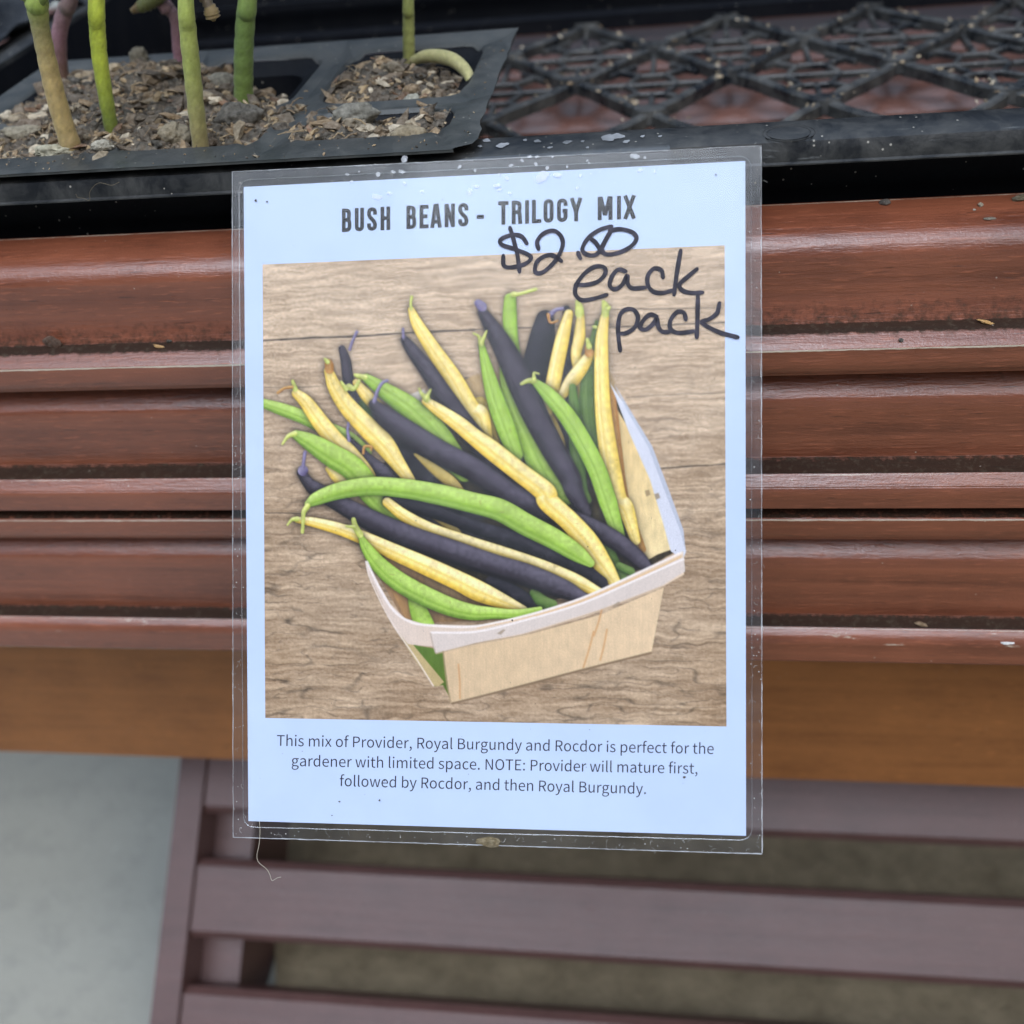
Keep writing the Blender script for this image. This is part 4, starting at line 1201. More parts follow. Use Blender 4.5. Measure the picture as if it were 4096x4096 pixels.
# ------------------------------------------------------------------ caption
GL = {" ":[39,[]],",":[49,[[13,-33,27,-25,36,-12,39,3,37,13,32,20,25,22,19,21,15,17,13,11,15,5,19,1,25,0,27,0,25,-10,19,-18,9,-24]]],".":[49,[[24,-2,30,-1,34,3,36,10,34,16,30,21,24,22,18,21,14,16,13,10,14,3,18,-1]]],":":[49,[[24,68,30,70,34,74,36,81,34,87,30,91,24,93,18,91,14,87,13,81,14,74,18,70],[24,-2,30,-1,34,3,36,10,34,16,30,21,24,22,18,21,14,16,13,10,14,3,18,-1]]],"B":[115,[[18,0,58,0,78,2,94,9,104,21,107,38,104,53,95,63,81,68,81,69,91,75,98,85,100,97,97,111,87,121,73,127,56,128,18,128],[34,74,34,116,54,116,70,114,80,107,84,95,81,84,71,76,53,74],[34,13,34,61,56,61,75,59,87,51,91,38,87,24,75,16,56,13]]],"E":[103,[[18,0,93,0,93,14,34,14,34,61,82,61,82,74,34,74,34,115,92,115,92,128,18,128]]],"N":[127,[[18,0,33,0,33,67,33,81,32,94,31,107,32,107,46,81,92,0,109,0,109,128,93,128,93,62,94,48,95,34,96,21,95,21,81,47,34,128,18,128]]],"O":[130,[[65,-2,87,2,104,16,116,37,120,65,116,92,104,113,87,126,65,131,43,126,25,113,14,92,10,65,14,37,25,16,43,2],[65,12,49,16,37,26,29,43,27,65,29,86,37,103,49,113,65,116,81,113,93,103,100,86,103,65,100,43,93,26,81,16]]],"P":[111,[[18,0,34,0,34,51,55,51,74,53,89,61,99,73,102,91,99,108,89,120,74,126,54,128,18,128],[34,64,34,115,52,115,71,113,82,105,86,91,83,76,72,67,53,64]]],"R":[111,[[34,67,34,115,55,115,72,113,83,106,86,92,83,78,72,70,55,67],[88,0,106,0,74,56,89,63,99,75,103,92,99,109,90,120,76,126,58,128,18,128,18,0,34,0,34,54,57,54]]],"T":[105,[[44,0,61,0,61,115,99,115,99,128,5,128,5,115,44,115]]],"a":[99,[[38,-2,49,0,60,4,70,11,70,11,71,0,85,0,85,58,83,75,77,87,67,95,52,98,37,96,24,91,14,85,20,74,29,79,38,83,49,84,61,81,67,72,69,60,42,56,24,48,14,38,10,25,14,10,24,1],[43,11,34,12,28,17,26,26,30,37,43,44,69,50,69,23,60,16,51,12]]],"b":[108,[[58,-2,74,1,87,11,96,27,99,49,97,69,90,84,78,94,61,98,51,96,41,91,32,84,32,101,32,139,16,139,16,0,29,0,30,10,31,10,40,3,49,-1],[55,11,48,12,40,15,32,21,32,71,41,78,49,83,57,84,72,80,80,67,83,49,79,29,69,16]]],"c":[89,[[54,-2,65,-1,75,3,84,10,77,20,71,16,63,12,55,11,40,16,29,28,26,47,29,67,40,79,55,84,62,83,69,80,74,76,82,86,75,92,66,96,55,98,37,94,23,84,13,69,9,47,13,26,22,11,36,1]]],"d":[109,[[48,-2,59,0,69,4,77,11,78,11,79,0,92,0,92,139,76,139,76,103,77,86,69,92,60,96,50,98,35,94,22,84,13,68,9,47,12,26,20,11,32,1],[52,11,38,16,29,28,26,48,29,67,39,79,53,84,61,83,69,80,76,74,76,24,68,17,60,13]]],"e":[97,[[55,-2,67,-1,77,2,86,7,80,18,73,14,65,11,56,11,40,15,29,26,25,44,89,44,90,53,87,71,80,85,68,94,52,98,36,94,22,84,13,68,9,47,13,26,22,11,37,1],[25,55,30,71,39,81,52,85,65,81,73,71,76,55]]],"f":[57,[[6,82,19,82,19,0,35,0,35,82,55,82,55,95,35,95,35,110,36,120,41,127,48,129,52,129,55,128,59,126,62,139,58,140,52,141,46,142,31,138,22,127,19,110,19,95,6,94]]],"g":[99,[[48,-44,68,-41,83,-34,93,-23,96,-11,93,2,82,9,63,12,44,12,34,13,29,17,28,22,29,27,31,30,34,33,38,32,43,31,48,30,66,34,78,46,83,63,82,71,79,78,75,83,95,83,95,95,61,95,58,96,53,97,48,98,30,93,17,82,12,64,14,53,19,44,25,38,25,37,20,33,16,27,14,20,15,13,19,8,23,4,23,3,15,-3,11,-10,9,-18,14,-32,28,-41],[48,41,38,44,31,52,28,64,31,76,38,83,48,86,58,83,66,76,68,64,65,52,58,44],[50,-33,36,-31,26,-25,23,-16,24,-11,27,-5,33,0,37,-1,41,-1,45,-1,61,-1,72,-3,78,-6,81,-13,77,-23,66,-30]]],"h":[106,[[16,0,32,0,32,69,41,77,49,82,58,84,68,81,74,73,76,58,76,0,92,0,92,60,89,81,79,93,63,98,51,95,41,90,32,82,32,101,32,139,16,139]]],"i":[48,[[16,0,32,0,32,95,16,95],[24,115,30,116,33,120,35,125,33,131,30,134,24,136,19,134,15,131,14,125,15,120,19,116]]],"l":[50,[[33,-2,37,-2,40,-2,42,-1,40,11,37,11,34,12,33,14,32,18,32,139,16,139,16,19,18,7,23,0]]],"m":[162,[[16,0,32,0,32,69,41,77,49,82,56,84,66,81,72,73,74,58,74,0,90,0,90,69,98,77,106,82,114,84,124,81,129,73,131,58,131,0,147,0,147,60,144,81,135,93,119,98,107,95,97,89,87,79,82,89,73,95,61,98,50,95,40,89,31,81,31,81,29,95,16,95]]],"n":[107,[[16,0,32,0,32,69,41,77,49,82,58,84,68,81,74,73,76,58,76,0,92,0,92,60,89,81,79,93,63,98,51,95,41,89,31,81,31,81,29,95,16,95]]],"o":[106,[[53,-2,70,1,84,11,93,26,97,47,93,69,84,84,70,94,53,98,36,94,22,84,13,69,9,47,13,26,22,11,36,1],[53,11,39,16,29,28,26,47,29,67,39,79,53,84,68,79,77,67,81,47,77,28,68,16]]],"p":[109,[[16,-40,32,-40,32,-8,32,9,40,3,49,-1,58,-2,74,1,87,11,96,27,99,49,97,69,90,84,78,94,61,98,51,96,40,91,31,84,31,84,29,95,16,95],[55,11,48,12,41,15,32,21,32,71,41,78,49,83,57,84,72,80,80,67,83,49,79,29,69,16]]],"r":[68,[[16,0,32,0,32,61,39,74,48,81,56,83,60,83,62,82,65,82,68,95,65,97,62,97,58,98,48,95,39,88,31,78,31,78,29,95,16,95]]],"s":[82,[[41,-2,60,2,71,12,75,26,71,40,60,49,47,55,37,59,29,64,26,71,28,78,34,83,44,85,52,84,59,81,65,77,73,87,65,92,55,96,44,98,26,94,15,84,11,71,15,57,25,49,39,43,49,39,57,33,60,25,58,18,52,12,41,10,31,12,22,16,13,22,6,11,16,4,28,-1]]],"t":[66,[[46,-2,52,-2,58,0,64,1,60,13,57,12,53,11,50,11,41,13,36,19,35,29,35,82,61,82,61,95,35,95,35,122,22,122,20,95,5,94,5,82,19,82,19,29,21,13,30,2]]],"u":[106,[[44,-2,56,0,66,6,75,15,76,15,77,0,90,0,90,95,74,95,74,28,66,19,58,13,49,12,38,14,33,22,31,37,31,95,15,95,15,35,18,14,27,2]]],"v":[91,[[37,0,55,0,89,95,73,95,55,41,52,32,49,22,46,13,46,13,37,41,19,95,2,95]]],"w":[140,[[31,0,50,0,63,51,66,60,68,69,70,79,71,79,73,69,75,60,77,51,91,0,110,0,136,95,120,95,107,40,105,31,103,22,101,14,100,14,93,40,78,95,63,95,48,40,46,31,44,22,42,14,41,14,35,40,21,95,5,95]]],"x":[87,[[3,0,19,0,32,22,35,28,39,34,42,39,43,39,46,34,50,28,53,22,67,0,85,0,53,48,82,95,65,95,54,74,45,58,44,58,41,64,38,69,35,74,22,95,5,95,34,50]]],"y":[91,[[18,-41,34,-37,45,-25,53,-8,89,95,73,95,56,42,48,15,48,15,44,24,41,34,38,42,19,95,2,95,40,0,38,-7,33,-18,26,-25,17,-28,14,-28,12,-27,10,-26,6,-39,10,-40,13,-41]]]}
cap = MB()
from mathutils.geometry import tessellate_polygon


def put_line(text, xa, ya, xb, yb, hpx=43.0):
    tot = sum(GL[c][0] for c in text); k = (math.hypot(xb - xa, yb - ya)) / tot
    kv = hpx / max(GL['T'][1][0][1::2])                                  # cap height in font units -> px
    ex = np.array([xb - xa, yb - ya]) / math.hypot(xb - xa, yb - ya); ey = np.array([ex[1], -ex[0]])
    pen = 0.0
    for c in text:
        adv, cs = GL[c]
        if cs:
            rings = []
            for f in cs:
                rg = [tuple(np.array([xa, ya]) + ex * (pen + f[i] * k) + ey * f[i + 1] * kv) for i in range(0, len(f), 2)]
                rings.append(rg)
            area = lambda q: sum(q[i][0] * q[(i + 1) % len(q)][1] - q[(i + 1) % len(q)][0] * q[i][1] for i in range(len(q)))
            groups = [rings] if not (c in 'i:') else [[q] for q in rings]
            for gr in groups:
                flat = [p for q in gr for p in q]
                tris = tessellate_polygon([[Vector((p[0], p[1], 0)) for p in q] for q in gr])
                cap.add([SW(*SL(*p), 0.00006) for p in flat], [tuple(t) for t in tris])
        pen += adv * k


put_line("This mix of Provider, Royal Burgundy and Rocdor is perfect for the", 1106, 2983, 2857, 3016)
put_line("gardener with limited space. NOTE: Provider will mature first,", 1164, 3064, 2793, 3095)
put_line("followed by Rocdor, and then Royal Burgundy.", 1357, 3144, 2588, 3176)
cap.build('caption', INK_SOFT, paper)

# ------------------------------------------------------------------ hand lettering on the film
ink = MB(); io = [0.00029]
BX = lambda pts: [(1900 + x / 1.61, 800 + y / 1.61) for x, y in pts]


def pen(pts, wz=27.5):
    P = catmull([SL(*p) for p in BX(pts)], 9); io[0] += 2.0e-6
    n = len(P); wd = wz / 1.61 / F * SD
    wv = wd * (1 + 0.06 * np.sin(np.arange(n) * 0.35 + RNG.uniform(0, 6)) + RNG.normal(0, 0.02, n)); wv[0] *= 0.8; wv[-1] *= 0.75
    ribbon(ink, P, wv, io[0])
    for p in (P[0], P[-1]): io[0] += 1.5e-6; disc(ink, p, wd * 0.42, io[0], 12, 0.05)


for st in (
    [(335, 282), (305, 240), (262, 226), (205, 236), (163, 262), (178, 292), (250, 316), (332, 348), (362, 378), (318, 416), (235, 435), (188, 424), (183, 360)],
    [(226, 180), (240, 225), (258, 290), (275, 360), (288, 464)],
    [(410, 318), (402, 268), (440, 220), (505, 200), (552, 232), (566, 290), (535, 370), (480, 435), (425, 472), (388, 462), (398, 405), (440, 368), (490, 356), (530, 374), (558, 396)],
    [(664, 340), (670, 358), (680, 378)],
    [(880, 172), (800, 196), (728, 250), (692, 318), (720, 352), (775, 356), (812, 320), (842, 262), (872, 205), (878, 178)],
    [(868, 200), (935, 190), (1010, 208), (1040, 250), (1000, 305), (915, 345), (840, 350), (818, 310), (840, 262), (866, 215)],
    [(745, 250), (782, 282), (815, 340)],
    [(648, 546), (715, 548), (790, 528), (838, 480), (834, 438), (780, 430), (712, 470), (655, 545), (648, 608), (690, 646), (770, 636), (850, 612)],
    [(972, 462), (925, 450), (885, 490), (868, 550), (898, 576), (945, 552), (980, 490), (984, 540), (1015, 570), (1095, 566)],
    [(1212, 502), (1200, 455), (1152, 444), (1114, 490), (1114, 550), (1150, 592), (1210, 600), (1270, 584)],
    [(1325, 328), (1312, 400), (1296, 500), (1282, 612)],
    [(1430, 446), (1375, 492), (1318, 545), (1336, 584), (1395, 600), (1465, 598)],
    [(936, 972), (926, 900), (922, 820), (934, 745), (970, 708), (1020, 708), (1050, 755), (1030, 820), (980, 856), (935, 862)],
    [(1172, 752), (1128, 740), (1085, 776), (1064, 822), (1098, 836), (1142, 806), (1172, 765), (1180, 815), (1205, 848), (1250, 852)],
    [(1358, 772), (1345, 728), (1302, 724), (1260, 775), (1258, 830), (1300, 856), (1360, 854), (1408, 846)],
    [(1436, 600), (1434, 690), (1432, 790), (1428, 886)],
    [(1574, 666), (1558, 730), (1510, 768), (1462, 786), (1500, 818), (1580, 856), (1640, 872), (1692, 886)],
): pen(st)
ink.build('hand_lettering', MARKER, sign)

# ------------------------------------------------------------------ printed picture (painted on the sheet as ink colours per vertex)
NR = 660
Hp = homog(PIC, [(0, 0), (NR, 0), (NR, NR), (0, NR)]); Hi = np.linalg.inv(Hp)
IMG = np.zeros((NR, NR, 3))
jj, ii = np.mgrid[0:NR, 0:NR].astype(float)


def vn(cx_, cy_, rng=RNG): return vnoise(NR, NR, cx_, cy_, rng)


def warp(img, dx, dy):
    x = np.clip(ii + dx, 0, NR - 1.001); y_ = np.clip(jj + dy, 0, NR - 1.001)
    xi = x.astype(int); yi = y_.astype(int); fx = x - xi; fy = y_ - yi
    return img[yi, xi] * (1 - fx) * (1 - fy) + img[yi, xi + 1] * fx * (1 - fy) + img[yi + 1, xi] * (1 - fx) * fy + img[yi + 1, xi + 1] * fx * fy


# wooden table top in the picture
yy = jj / NR
broad = vn(5, 9) * 0.5 + vn(9, 24) * 0.5
gr1 = vn(10, 150); gr2 = vn(22, 260); gr3 = vn(44, 380); bl = vn(4, 5)
wv_ = (vn(9, 8) - 0.5) * 6 + (vn(34, 40) - 0.5) * 4 + (vn(100, 90) - 0.5) * 2.2
gr1, gr2, gr3 = warp(gr1, 0, wv_), warp(gr2, 0, wv_), warp(gr3, 0, wv_ * 1.2)
lo = np.array([0.61, 0.51, 0.385]); hi = np.array([0.745, 0.67, 0.56]); top = np.array([0.79, 0.73, 0.635])
basec = lo + (hi - lo) * (0.25 + 0.75 * broad)[..., None]
fade = np.clip(1.15 - yy * 1.35, 0, 1)[..., None]
basec = basec * (1 - 0.62 * fade) + top * 0.62 * fade
basec += (gr1 - 0.5)[..., None] * np.array([0.16, 0.16, 0.15]) * (1 - 0.5 * fade)
basec += (gr2 - 0.5)[..., None] * np.array([0.17, 0.17, 0.16])
fib = (vn(220, 330) - 0.5); basec += fib[..., None] * 0.11
r1 = warp(vn(7, 62), 0, wv_); r2 = warp(vn(16, 120), 0, wv_ * 1.3)
low = np.clip((yy - 0.16) * 1.7, 0.06, 1)
crack = np.clip(1 - np.abs(r1 - 0.5) / 0.055, 0, 1) * 0.75 * np.clip(vn(26, 20) * 2.6 - 0.7, 0, 1) + np.clip(1 - np.abs(r2 - 0.5) / 0.075, 0, 1) * 0.6 * np.clip(vn(40, 30) * 2.6 - 0.75, 0, 1)
crack = np.clip(crack, 0, 1) * low
basec = basec * (1 - 0.40 * crack[..., None]) * (1 - 0.07 * low[..., None])
for (xa, ya, xb, yb, dep, wd) in ((1050, 1362, 1900, 1318, 0.55, 1.4), (1900, 1318, 2450, 1296, 0.35, 1.2), (2430, 1308, 2899, 1290, 0.4, 1.2), (2440, 1236, 2890, 1230, 0.3, 1.0), (2620, 1872, 2900, 1855, 0.4, 1.2), (1050, 1550, 1500, 1540, 0.25, 1.0), (2500, 1588, 2899, 1570, 0.22, 1.0), (1060, 2050, 1230, 2052, 0.4, 1.0)):
    (x0_, x1_), (y0_, y1_) = hmap(Hp, [xa, xb], [ya, yb])
    t = np.clip((ii - x0_) / (x1_ - x0_), 0, 1); d = np.abs(jj - (y0_ + (y1_ - y0_) * t) + wv_ * 0.25)
    m = ((ii >= x0_) & (ii <= x1_)) * np.clip(1.4 * wd - d, 0, 1) * (0.6 + 0.6 * vn(40, 8))
    basec *= (1 - dep * np.clip(m, 0, 1))[..., None]
IMG[:] = basec


def topx(tag_, x, y_):
    return {'A': (900 + x / 1.932, 1000 + y_ / 1.932), 'B': (1900 + x / 1.61, 800 + y_ / 1.61), 'C': (900 + x / 1.932, 1900 + y_ / 1.932),
            'D': (1900 + x / 1.61, 1900 + y_ / 1.61), 'F': (x * 2.1201, y_ * 2.1201), 'P': (x, y_)}[tag_]


ZF = {'A': 1.932, 'B': 1.61, 'C': 1.932, 'D': 1.61, 'F': 1 / 2.1201, 'P': 1.0}
PXR = NR / 1850.0


def poly(tag_, pts, col, soft=0.7, grain=0.0, shade=None, alpha=1.0):
    q = np.array([np.array(hmap(Hp, *topx(tag_, *p))).ravel() for p in pts])
    x0_, y0_ = np.floor(q.min(0) - 3).astype(int); x1_, y1_ = np.ceil(q.max(0) + 3).astype(int)
    x0_, y0_ = max(0, x0_), max(0, y0_); x1_, y1_ = min(NR, x1_), min(NR, y1_)
    X = ii[y0_:y1_, x0_:x1_] + .5; Y = jj[y0_:y1_, x0_:x1_] + .5
    ins_ = np.zeros(X.shape, bool); dmin = np.full(X.shape, 1e9)
    for i in range(len(q)):
        a_, b_ = q[i], q[(i + 1) % len(q)]
        c_2 = ((a_[1] > Y) != (b_[1] > Y)); xi_ = (b_[0] - a_[0]) * (Y - a_[1]) / (b_[1] - a_[1] + 1e-12) + a_[0]
        ins_ ^= c_2 & (X < xi_)
        ab = b_ - a_; t = np.clip(((X - a_[0]) * ab[0] + (Y - a_[1]) * ab[1]) / (ab @ ab + 1e-9), 0, 1)
        dmin = np.minimum(dmin, np.hypot(X - a_[0] - ab[0] * t, Y - a_[1] - ab[1] * t))
    sd = np.where(ins_, dmin, -dmin); m = np.clip(sd / soft + 0.5, 0, 1) * alpha
    c = np.tile(np.asarray(col, float), X.shape + (1,))
    if shade is not None:                             # (second colour, axis angle): slow change across the printed shape
        c2, ax = shade; th = math.radians(ax); u = X * math.cos(th) + Y * math.sin(th); u = (u - u[ins_].min()) / (np.ptp(u[ins_]) + 1e-9)
        c = c * (1 - np.clip(u, 0, 1))[..., None] + np.asarray(c2, float) * np.clip(u, 0, 1)[..., None]
    if grain: c = c * (1 + grain * (vn(60, 60)[y0_:y1_, x0_:x1_, None] - 0.5) + grain * (vn(200, 40)[y0_:y1_, x0_:x1_, None] - 0.5))
    IMG[y0_:y1_, x0_:x1_] = IMG[y0_:y1_, x0_:x1_] * (1 - m[..., None]) + c * m[..., None]


BC = {'G': ((0.39, 0.55, 0.17), (0.57, 0.73, 0.27), (0.72, 0.85, 0.46)), 'g': ((0.19, 0.29, 0.13), (0.33, 0.47, 0.20), (0.46, 0.58, 0.32)),
      'Y': ((0.83, 0.70, 0.24), (0.925, 0.83, 0.41), (0.97, 0.94, 0.74)), 'y': ((0.52, 0.45, 0.20), (0.72, 0.64, 0.32), (0.82, 0.76, 0.48)),
      'P': ((0.075, 0.066, 0.082), (0.18, 0.165, 0.20), (0.36, 0.35, 0.41)), 'p': ((0.06, 0.062, 0.075), (0.10, 0.10, 0.125), (0.20, 0.20, 0.24)),
      's': ((0.55, 0.62, 0.25), (0.72, 0.78, 0.38), (0.82, 0.86, 0.55)), 'v': ((0.30, 0.27, 0.40), (0.43, 0.41, 0.56), (0.58, 0.57, 0.68)), 'o': ((0.50, 0.33, 0.12), (0.70, 0.50, 0.25), (0.80, 0.66, 0.42))}


def bean(kind, pts, shadow=0.5, seam=None, lit=-1.0):
    """pts: (crop, x, y, width in that crop)"""
    q = []; wd = []
    for tg, x, y_, w_ in pts:
        q.append(np.array(hmap(Hp, *topx(tg, x, y_))).ravel()); wd.append(w_ / ZF[tg] * PXR / 2 * 0.95)
    q = np.array(q); wd = np.array(wd)
    ns = 10; P = catmull(q, ns); Wd = catmull(np.c_[wd, wd], ns)[:, 0]
    Wd = np.maximum(0.6, Wd * (1 + 0.006 * np.sin(np.arange(len(Wd)) * 0.3 + random.uniform(0, 6))))
    mg = 9
    x0_, y0_ = np.floor(P.min(0) - Wd.max() - mg).astype(int); x1_, y1_ = np.ceil(P.max(0) + Wd.max() + mg).astype(int)
    x0_, y0_ = max(0, x0_), max(0, y0_); x1_, y1_ = min(NR, x1_), min(NR, y1_)
    if x1_ <= x0_ or y1_ <= y0_: return
    X = (ii[y0_:y1_, x0_:x1_] + .5).ravel(); Y = (jj[y0_:y1_, x0_:x1_] + .5).ravel()
    best = np.full(X.shape, 1e9); bs = np.zeros(X.shape); bt = np.zeros(X.shape); bw = np.ones(X.shape); bnx = np.zeros(X.shape); bny = np.zeros(X.shape)
    for k in range(len(P) - 1):
        ab = P[k + 1] - P[k]; L2 = ab @ ab + 1e-9
        t = np.clip(((X - P[k][0]) * ab[0] + (Y - P[k][1]) * ab[1]) / L2, 0, 1)
        dx = X - P[k][0] - ab[0] * t; dy = Y - P[k][1] - ab[1] * t
        wq = Wd[k] + (Wd[k + 1] - Wd[k]) * t; d = np.hypot(dx, dy); e = d - wq
        up_ = e < best
        ln = math.sqrt(L2); n_ = np.array([-ab[1], ab[0]]) / ln
        best = np.where(up_, e, best); bs = np.where(up_, (dx * n_[0] + dy * n_[1]) / wq, bs); bw = np.where(up_, wq, bw)
        bt = np.where(up_, (k + t) / (len(P) - 1), bt); bnx = np.where(up_, n_[0], bnx); bny = np.where(up_, n_[1], bny)
    sh = (y1_ - y0_, x1_ - x0_)
    reg = IMG[y0_:y1_, x0_:x1_]
    sd_ = shadow * np.exp(-np.clip(best, 0, None) / 4.0) * (best < 14)
    reg *= (1 - sd_.reshape(sh))[..., None]
    s_ = np.clip(bs, -1, 1); nz = np.sqrt(1 - s_ ** 2)
    ndl = 0.62 * nz + 0.55 * s_ * (bnx * -0.25 + bny * lit * 0.95)
    dk, md, lt = [np.array(c) for c in BC[kind]]
    a_ = np.clip(ndl / 0.42, 0, 1)[:, None] ** 0.8; b_ = np.clip((ndl - 0.46) / 0.34, 0, 1)[:, None]
    mot = (vn(150, 150)[y0_:y1_, x0_:x1_].ravel() - 0.5); slow = (vn(26, 26)[y0_:y1_, x0_:x1_].ravel() - 0.5)
    c = (dk * (1 - a_) + md * a_) * (1 - b_) + lt * b_
    c = c * (1 + 0.14 * mot + 0.09 * slow)[:, None]
    if kind in 'Pp':                                  # pale bloom on the dark pods
        bl_ = np.clip((vn(38, 38)[y0_:y1_, x0_:x1_].ravel() + 0.5 * mot - 0.52) * 1.6, 0, 1) * np.clip(ndl / 0.5, 0, 1) * 0.30
        c = c * (1 - bl_)[:, None] + np.array((0.42, 0.41, 0.47)) * bl_[:, None]
    else:                                             # blemishes and a paler tip
        bm_ = np.clip((vn(120, 120)[y0_:y1_, x0_:x1_].ravel() - 0.90) * 9, 0, 1) * 0.35
        c = c * (1 - bm_)[:, None] + np.array((0.45, 0.38, 0.20)) * bm_[:, None]
        tp_ = np.clip((bt - 0.90) * 6, 0, 1)[:, None] * 0.35; c = c * (1 - tp_) + (0.5 * md + 0.5 * lt) * tp_
    if seam is not None:
        g_ = np.exp(-((s_ - seam) / 0.13) ** 2)[:, None] * 0.5
        g2 = np.exp(-((s_ - seam - 0.24) / 0.16) ** 2)[:, None] * 0.35
        c = c * (1 - g_) + (dk * 0.55 + md * 0.45) * g_; c = c * (1 - g2) + lt * g2
    m = np.clip(-best / 1.5 + 0.5, 0, 1).reshape(sh)[..., None]
    IMG[y0_:y1_, x0_:x1_] = reg * (1 - m) + c.reshape(*sh, 3) * m


# --- basket, back to front
poly('F', [(694, 1060), (715, 900), (770, 760), (880, 712), (1150, 722), (1210, 830), (1275, 1040), (1225, 1068), (990, 1152), (800, 1174), (745, 1125)], (0.20, 0.175, 0.11), 2.0, 0.5)
poly('F', [(876, 716), (905, 705), (1146, 690), (1160, 722), (1150, 800), (900, 790)], (0.72, 0.63, 0.46), 1.5, 0.1)
poly('F', [(766, 748), (800, 734), (815, 760), (770, 790)], (0.86, 0.85, 0.80), 1.0)
poly('F', [(1135, 724), (1150, 790), (1168, 965), (1205, 1066), (1240, 1046), (1268, 1036), (1228, 905), (1188, 812)], (0.86, 0.76, 0.52), 0.8, 0.08, ((0.90, 0.84, 0.64), 70))
poly('F', [(700, 1062), (760, 1165), (800, 1175), (960, 1168), (1000, 1142), (880, 1090), (770, 1030)], (0.62, 0.50, 0.36), 1.0, 0.15, ((0.45, 0.36, 0.24), 10))
poly('F', [(700, 1062), (742, 1120), (765, 1166), (790, 1172), (770, 1100), (735, 1050)], (0.66, 0.52, 0.33), 1.5, 0.1)
bean('p', [('A', 1040, 1160, 90), ('A', 1250, 1440, 140), ('A', 1640, 1780, 200), ('C', 1900, 300, 190)], 0.2)
bean('p', [('A', 1250, 1400, 120), ('A', 1640, 1640, 160), ('C', 1500, 330, 220), ('C', 1900, 500, 190)], 0.2)
bean('g', [('A', 1010, 1090, 80), ('A', 1150, 1250, 130), ('A', 1400, 1420, 130), ('A', 1700, 1640, 120)], 0.3)
bean('G', [('A', 230, 1165, 60), ('A', 420, 1225, 100), ('A', 600, 1290, 110), ('A', 760, 1365, 110), ('A', 960, 1440, 80), ('A', 1100, 1560, 80)], 0.35, 0.1)
bean('P', [('A', 905, 765, 56), ('A', 935, 860, 84), ('A', 950, 980, 92), ('A', 975, 1060, 90), ('A', 1010, 1150, 80)], 0.3)
bean('Y', [('A', 800, 1690, 50), ('A', 870, 1760, 90), ('A', 950, 1830, 90)], 0.3)
bean('Y', [('A', 1015, 1025, 60), ('A', 1090, 1120, 100), ('A', 1200, 1230, 100), ('A', 1340, 1340, 70), ('A', 1500, 1440, 50)], 0.35, 0.0)
bean('G', [('A', 1092, 990, 70), ('A', 1230, 1085, 130), ('A', 1420, 1220, 190), ('A', 1600, 1400, 230), ('A', 1720, 1560, 220), ('A', 1850, 1720, 150)], 0.4, -0.15)
bean('y', [('B', 30, 1330, 130), ('B', 80, 1480, 110), ('B', 130, 1600, 90)], 0.3)
bean('Y', [('A', 1440, 465, 56), ('A', 1490, 580, 96), ('A', 1610, 770, 124), ('A', 1760, 990, 146), ('A', 1900, 1240, 165), ('B', 30, 1390, 130), ('B', 70, 1530, 90)], 0.4, 0.1)
bean('P', [('A', 1388, 695, 62), ('A', 1450, 780, 104), ('A', 1570, 940, 130), ('A', 1690, 1120, 150), ('A', 1850, 1350, 165), ('B', 40, 1590, 140), ('B', 140, 1760, 110)], 0.45)
bean('G', [('B', 226, 640, 80), ('B', 224, 760, 96), ('B', 235, 900, 90), ('B', 262, 1020, 70)], 0.35)
bean('G', [('B', 178, 1060, 40), ('B', 205, 1180, 90), ('B', 250, 1330, 120), ('B', 325, 1490, 150), ('B', 420, 1700, 170), ('B', 520, 1890, 150), ('D', 590, 140, 110)], 0.4, 0.0)
bean('p', [('B', 450, 770, 120), ('B', 430, 900, 170), ('B', 395, 1050, 180), ('B', 370, 1180, 150)], 0.35)
bean('p', [('B', 588, 700, 40), ('B', 596, 860, 70), ('B', 590, 1040, 70), ('B', 575, 1300, 70), ('B', 590, 1600, 90)], 0.3)
bean('Y', [('B', 680, 745, 50), ('B', 672, 880, 76), ('B', 650, 1010, 70), ('B', 690, 1200, 60), ('B', 680, 1300, 40)], 0.35)
bean('y', [('B', 430, 1320, 60), ('B', 480, 1430, 90), ('B', 535, 1560, 90), ('B', 575, 1700, 40)], 0.3)
bean('Y', [('B', 602, 735, 60), ('B', 566, 880, 92), ('B', 526, 1060, 100), ('B', 500, 1200, 100), ('B', 460, 1360, 80)], 0.4, 0.1)
bean('g', [('B', 785, 790, 30), ('B', 755, 960, 70), ('B', 730, 1150, 95), ('B', 730, 1340, 130), ('B', 755, 1550, 130), ('B', 790, 1760, 90)], 0.35, 0.0)
bean('Y', [('B', 742, 990, 60), ('B', 690, 1075, 88), ('B', 620, 1170, 96), ('B', 560, 1260, 60)], 0.4)
bean('g', [('B', 628, 1205, 46), ('B', 640, 1380, 86), ('B', 655, 1600, 100), ('B', 680, 1850, 90), ('D', 720, 160, 60)], 0.35, 0.0)
bean('o', [('B', 880, 1240, 50), ('B', 900, 1420, 50), ('B', 920, 1620, 55), ('B', 965, 1920, 50), ('D', 1080, 480, 40)], 0.1)
bean('Y', [('B', 834, 755, 56), ('B', 815, 900, 84), ('B', 813, 1100, 96), ('B', 822, 1330, 106), ('B', 846, 1540, 118), ('B', 880, 1760, 130), ('B', 915, 1930, 130), ('D', 970, 220, 110), ('D', 1035, 420, 60)], 0.4, 0.25)
bean('P', [('B', 48, 725, 64), ('B', 110, 825, 104), ('B', 205, 990, 150), ('B', 300, 1190, 175), ('B', 395, 1400, 170), ('B', 500, 1600, 156), ('B', 610, 1790, 140), ('D', 640, 110, 120), ('D', 710, 240, 80)], 0.5)
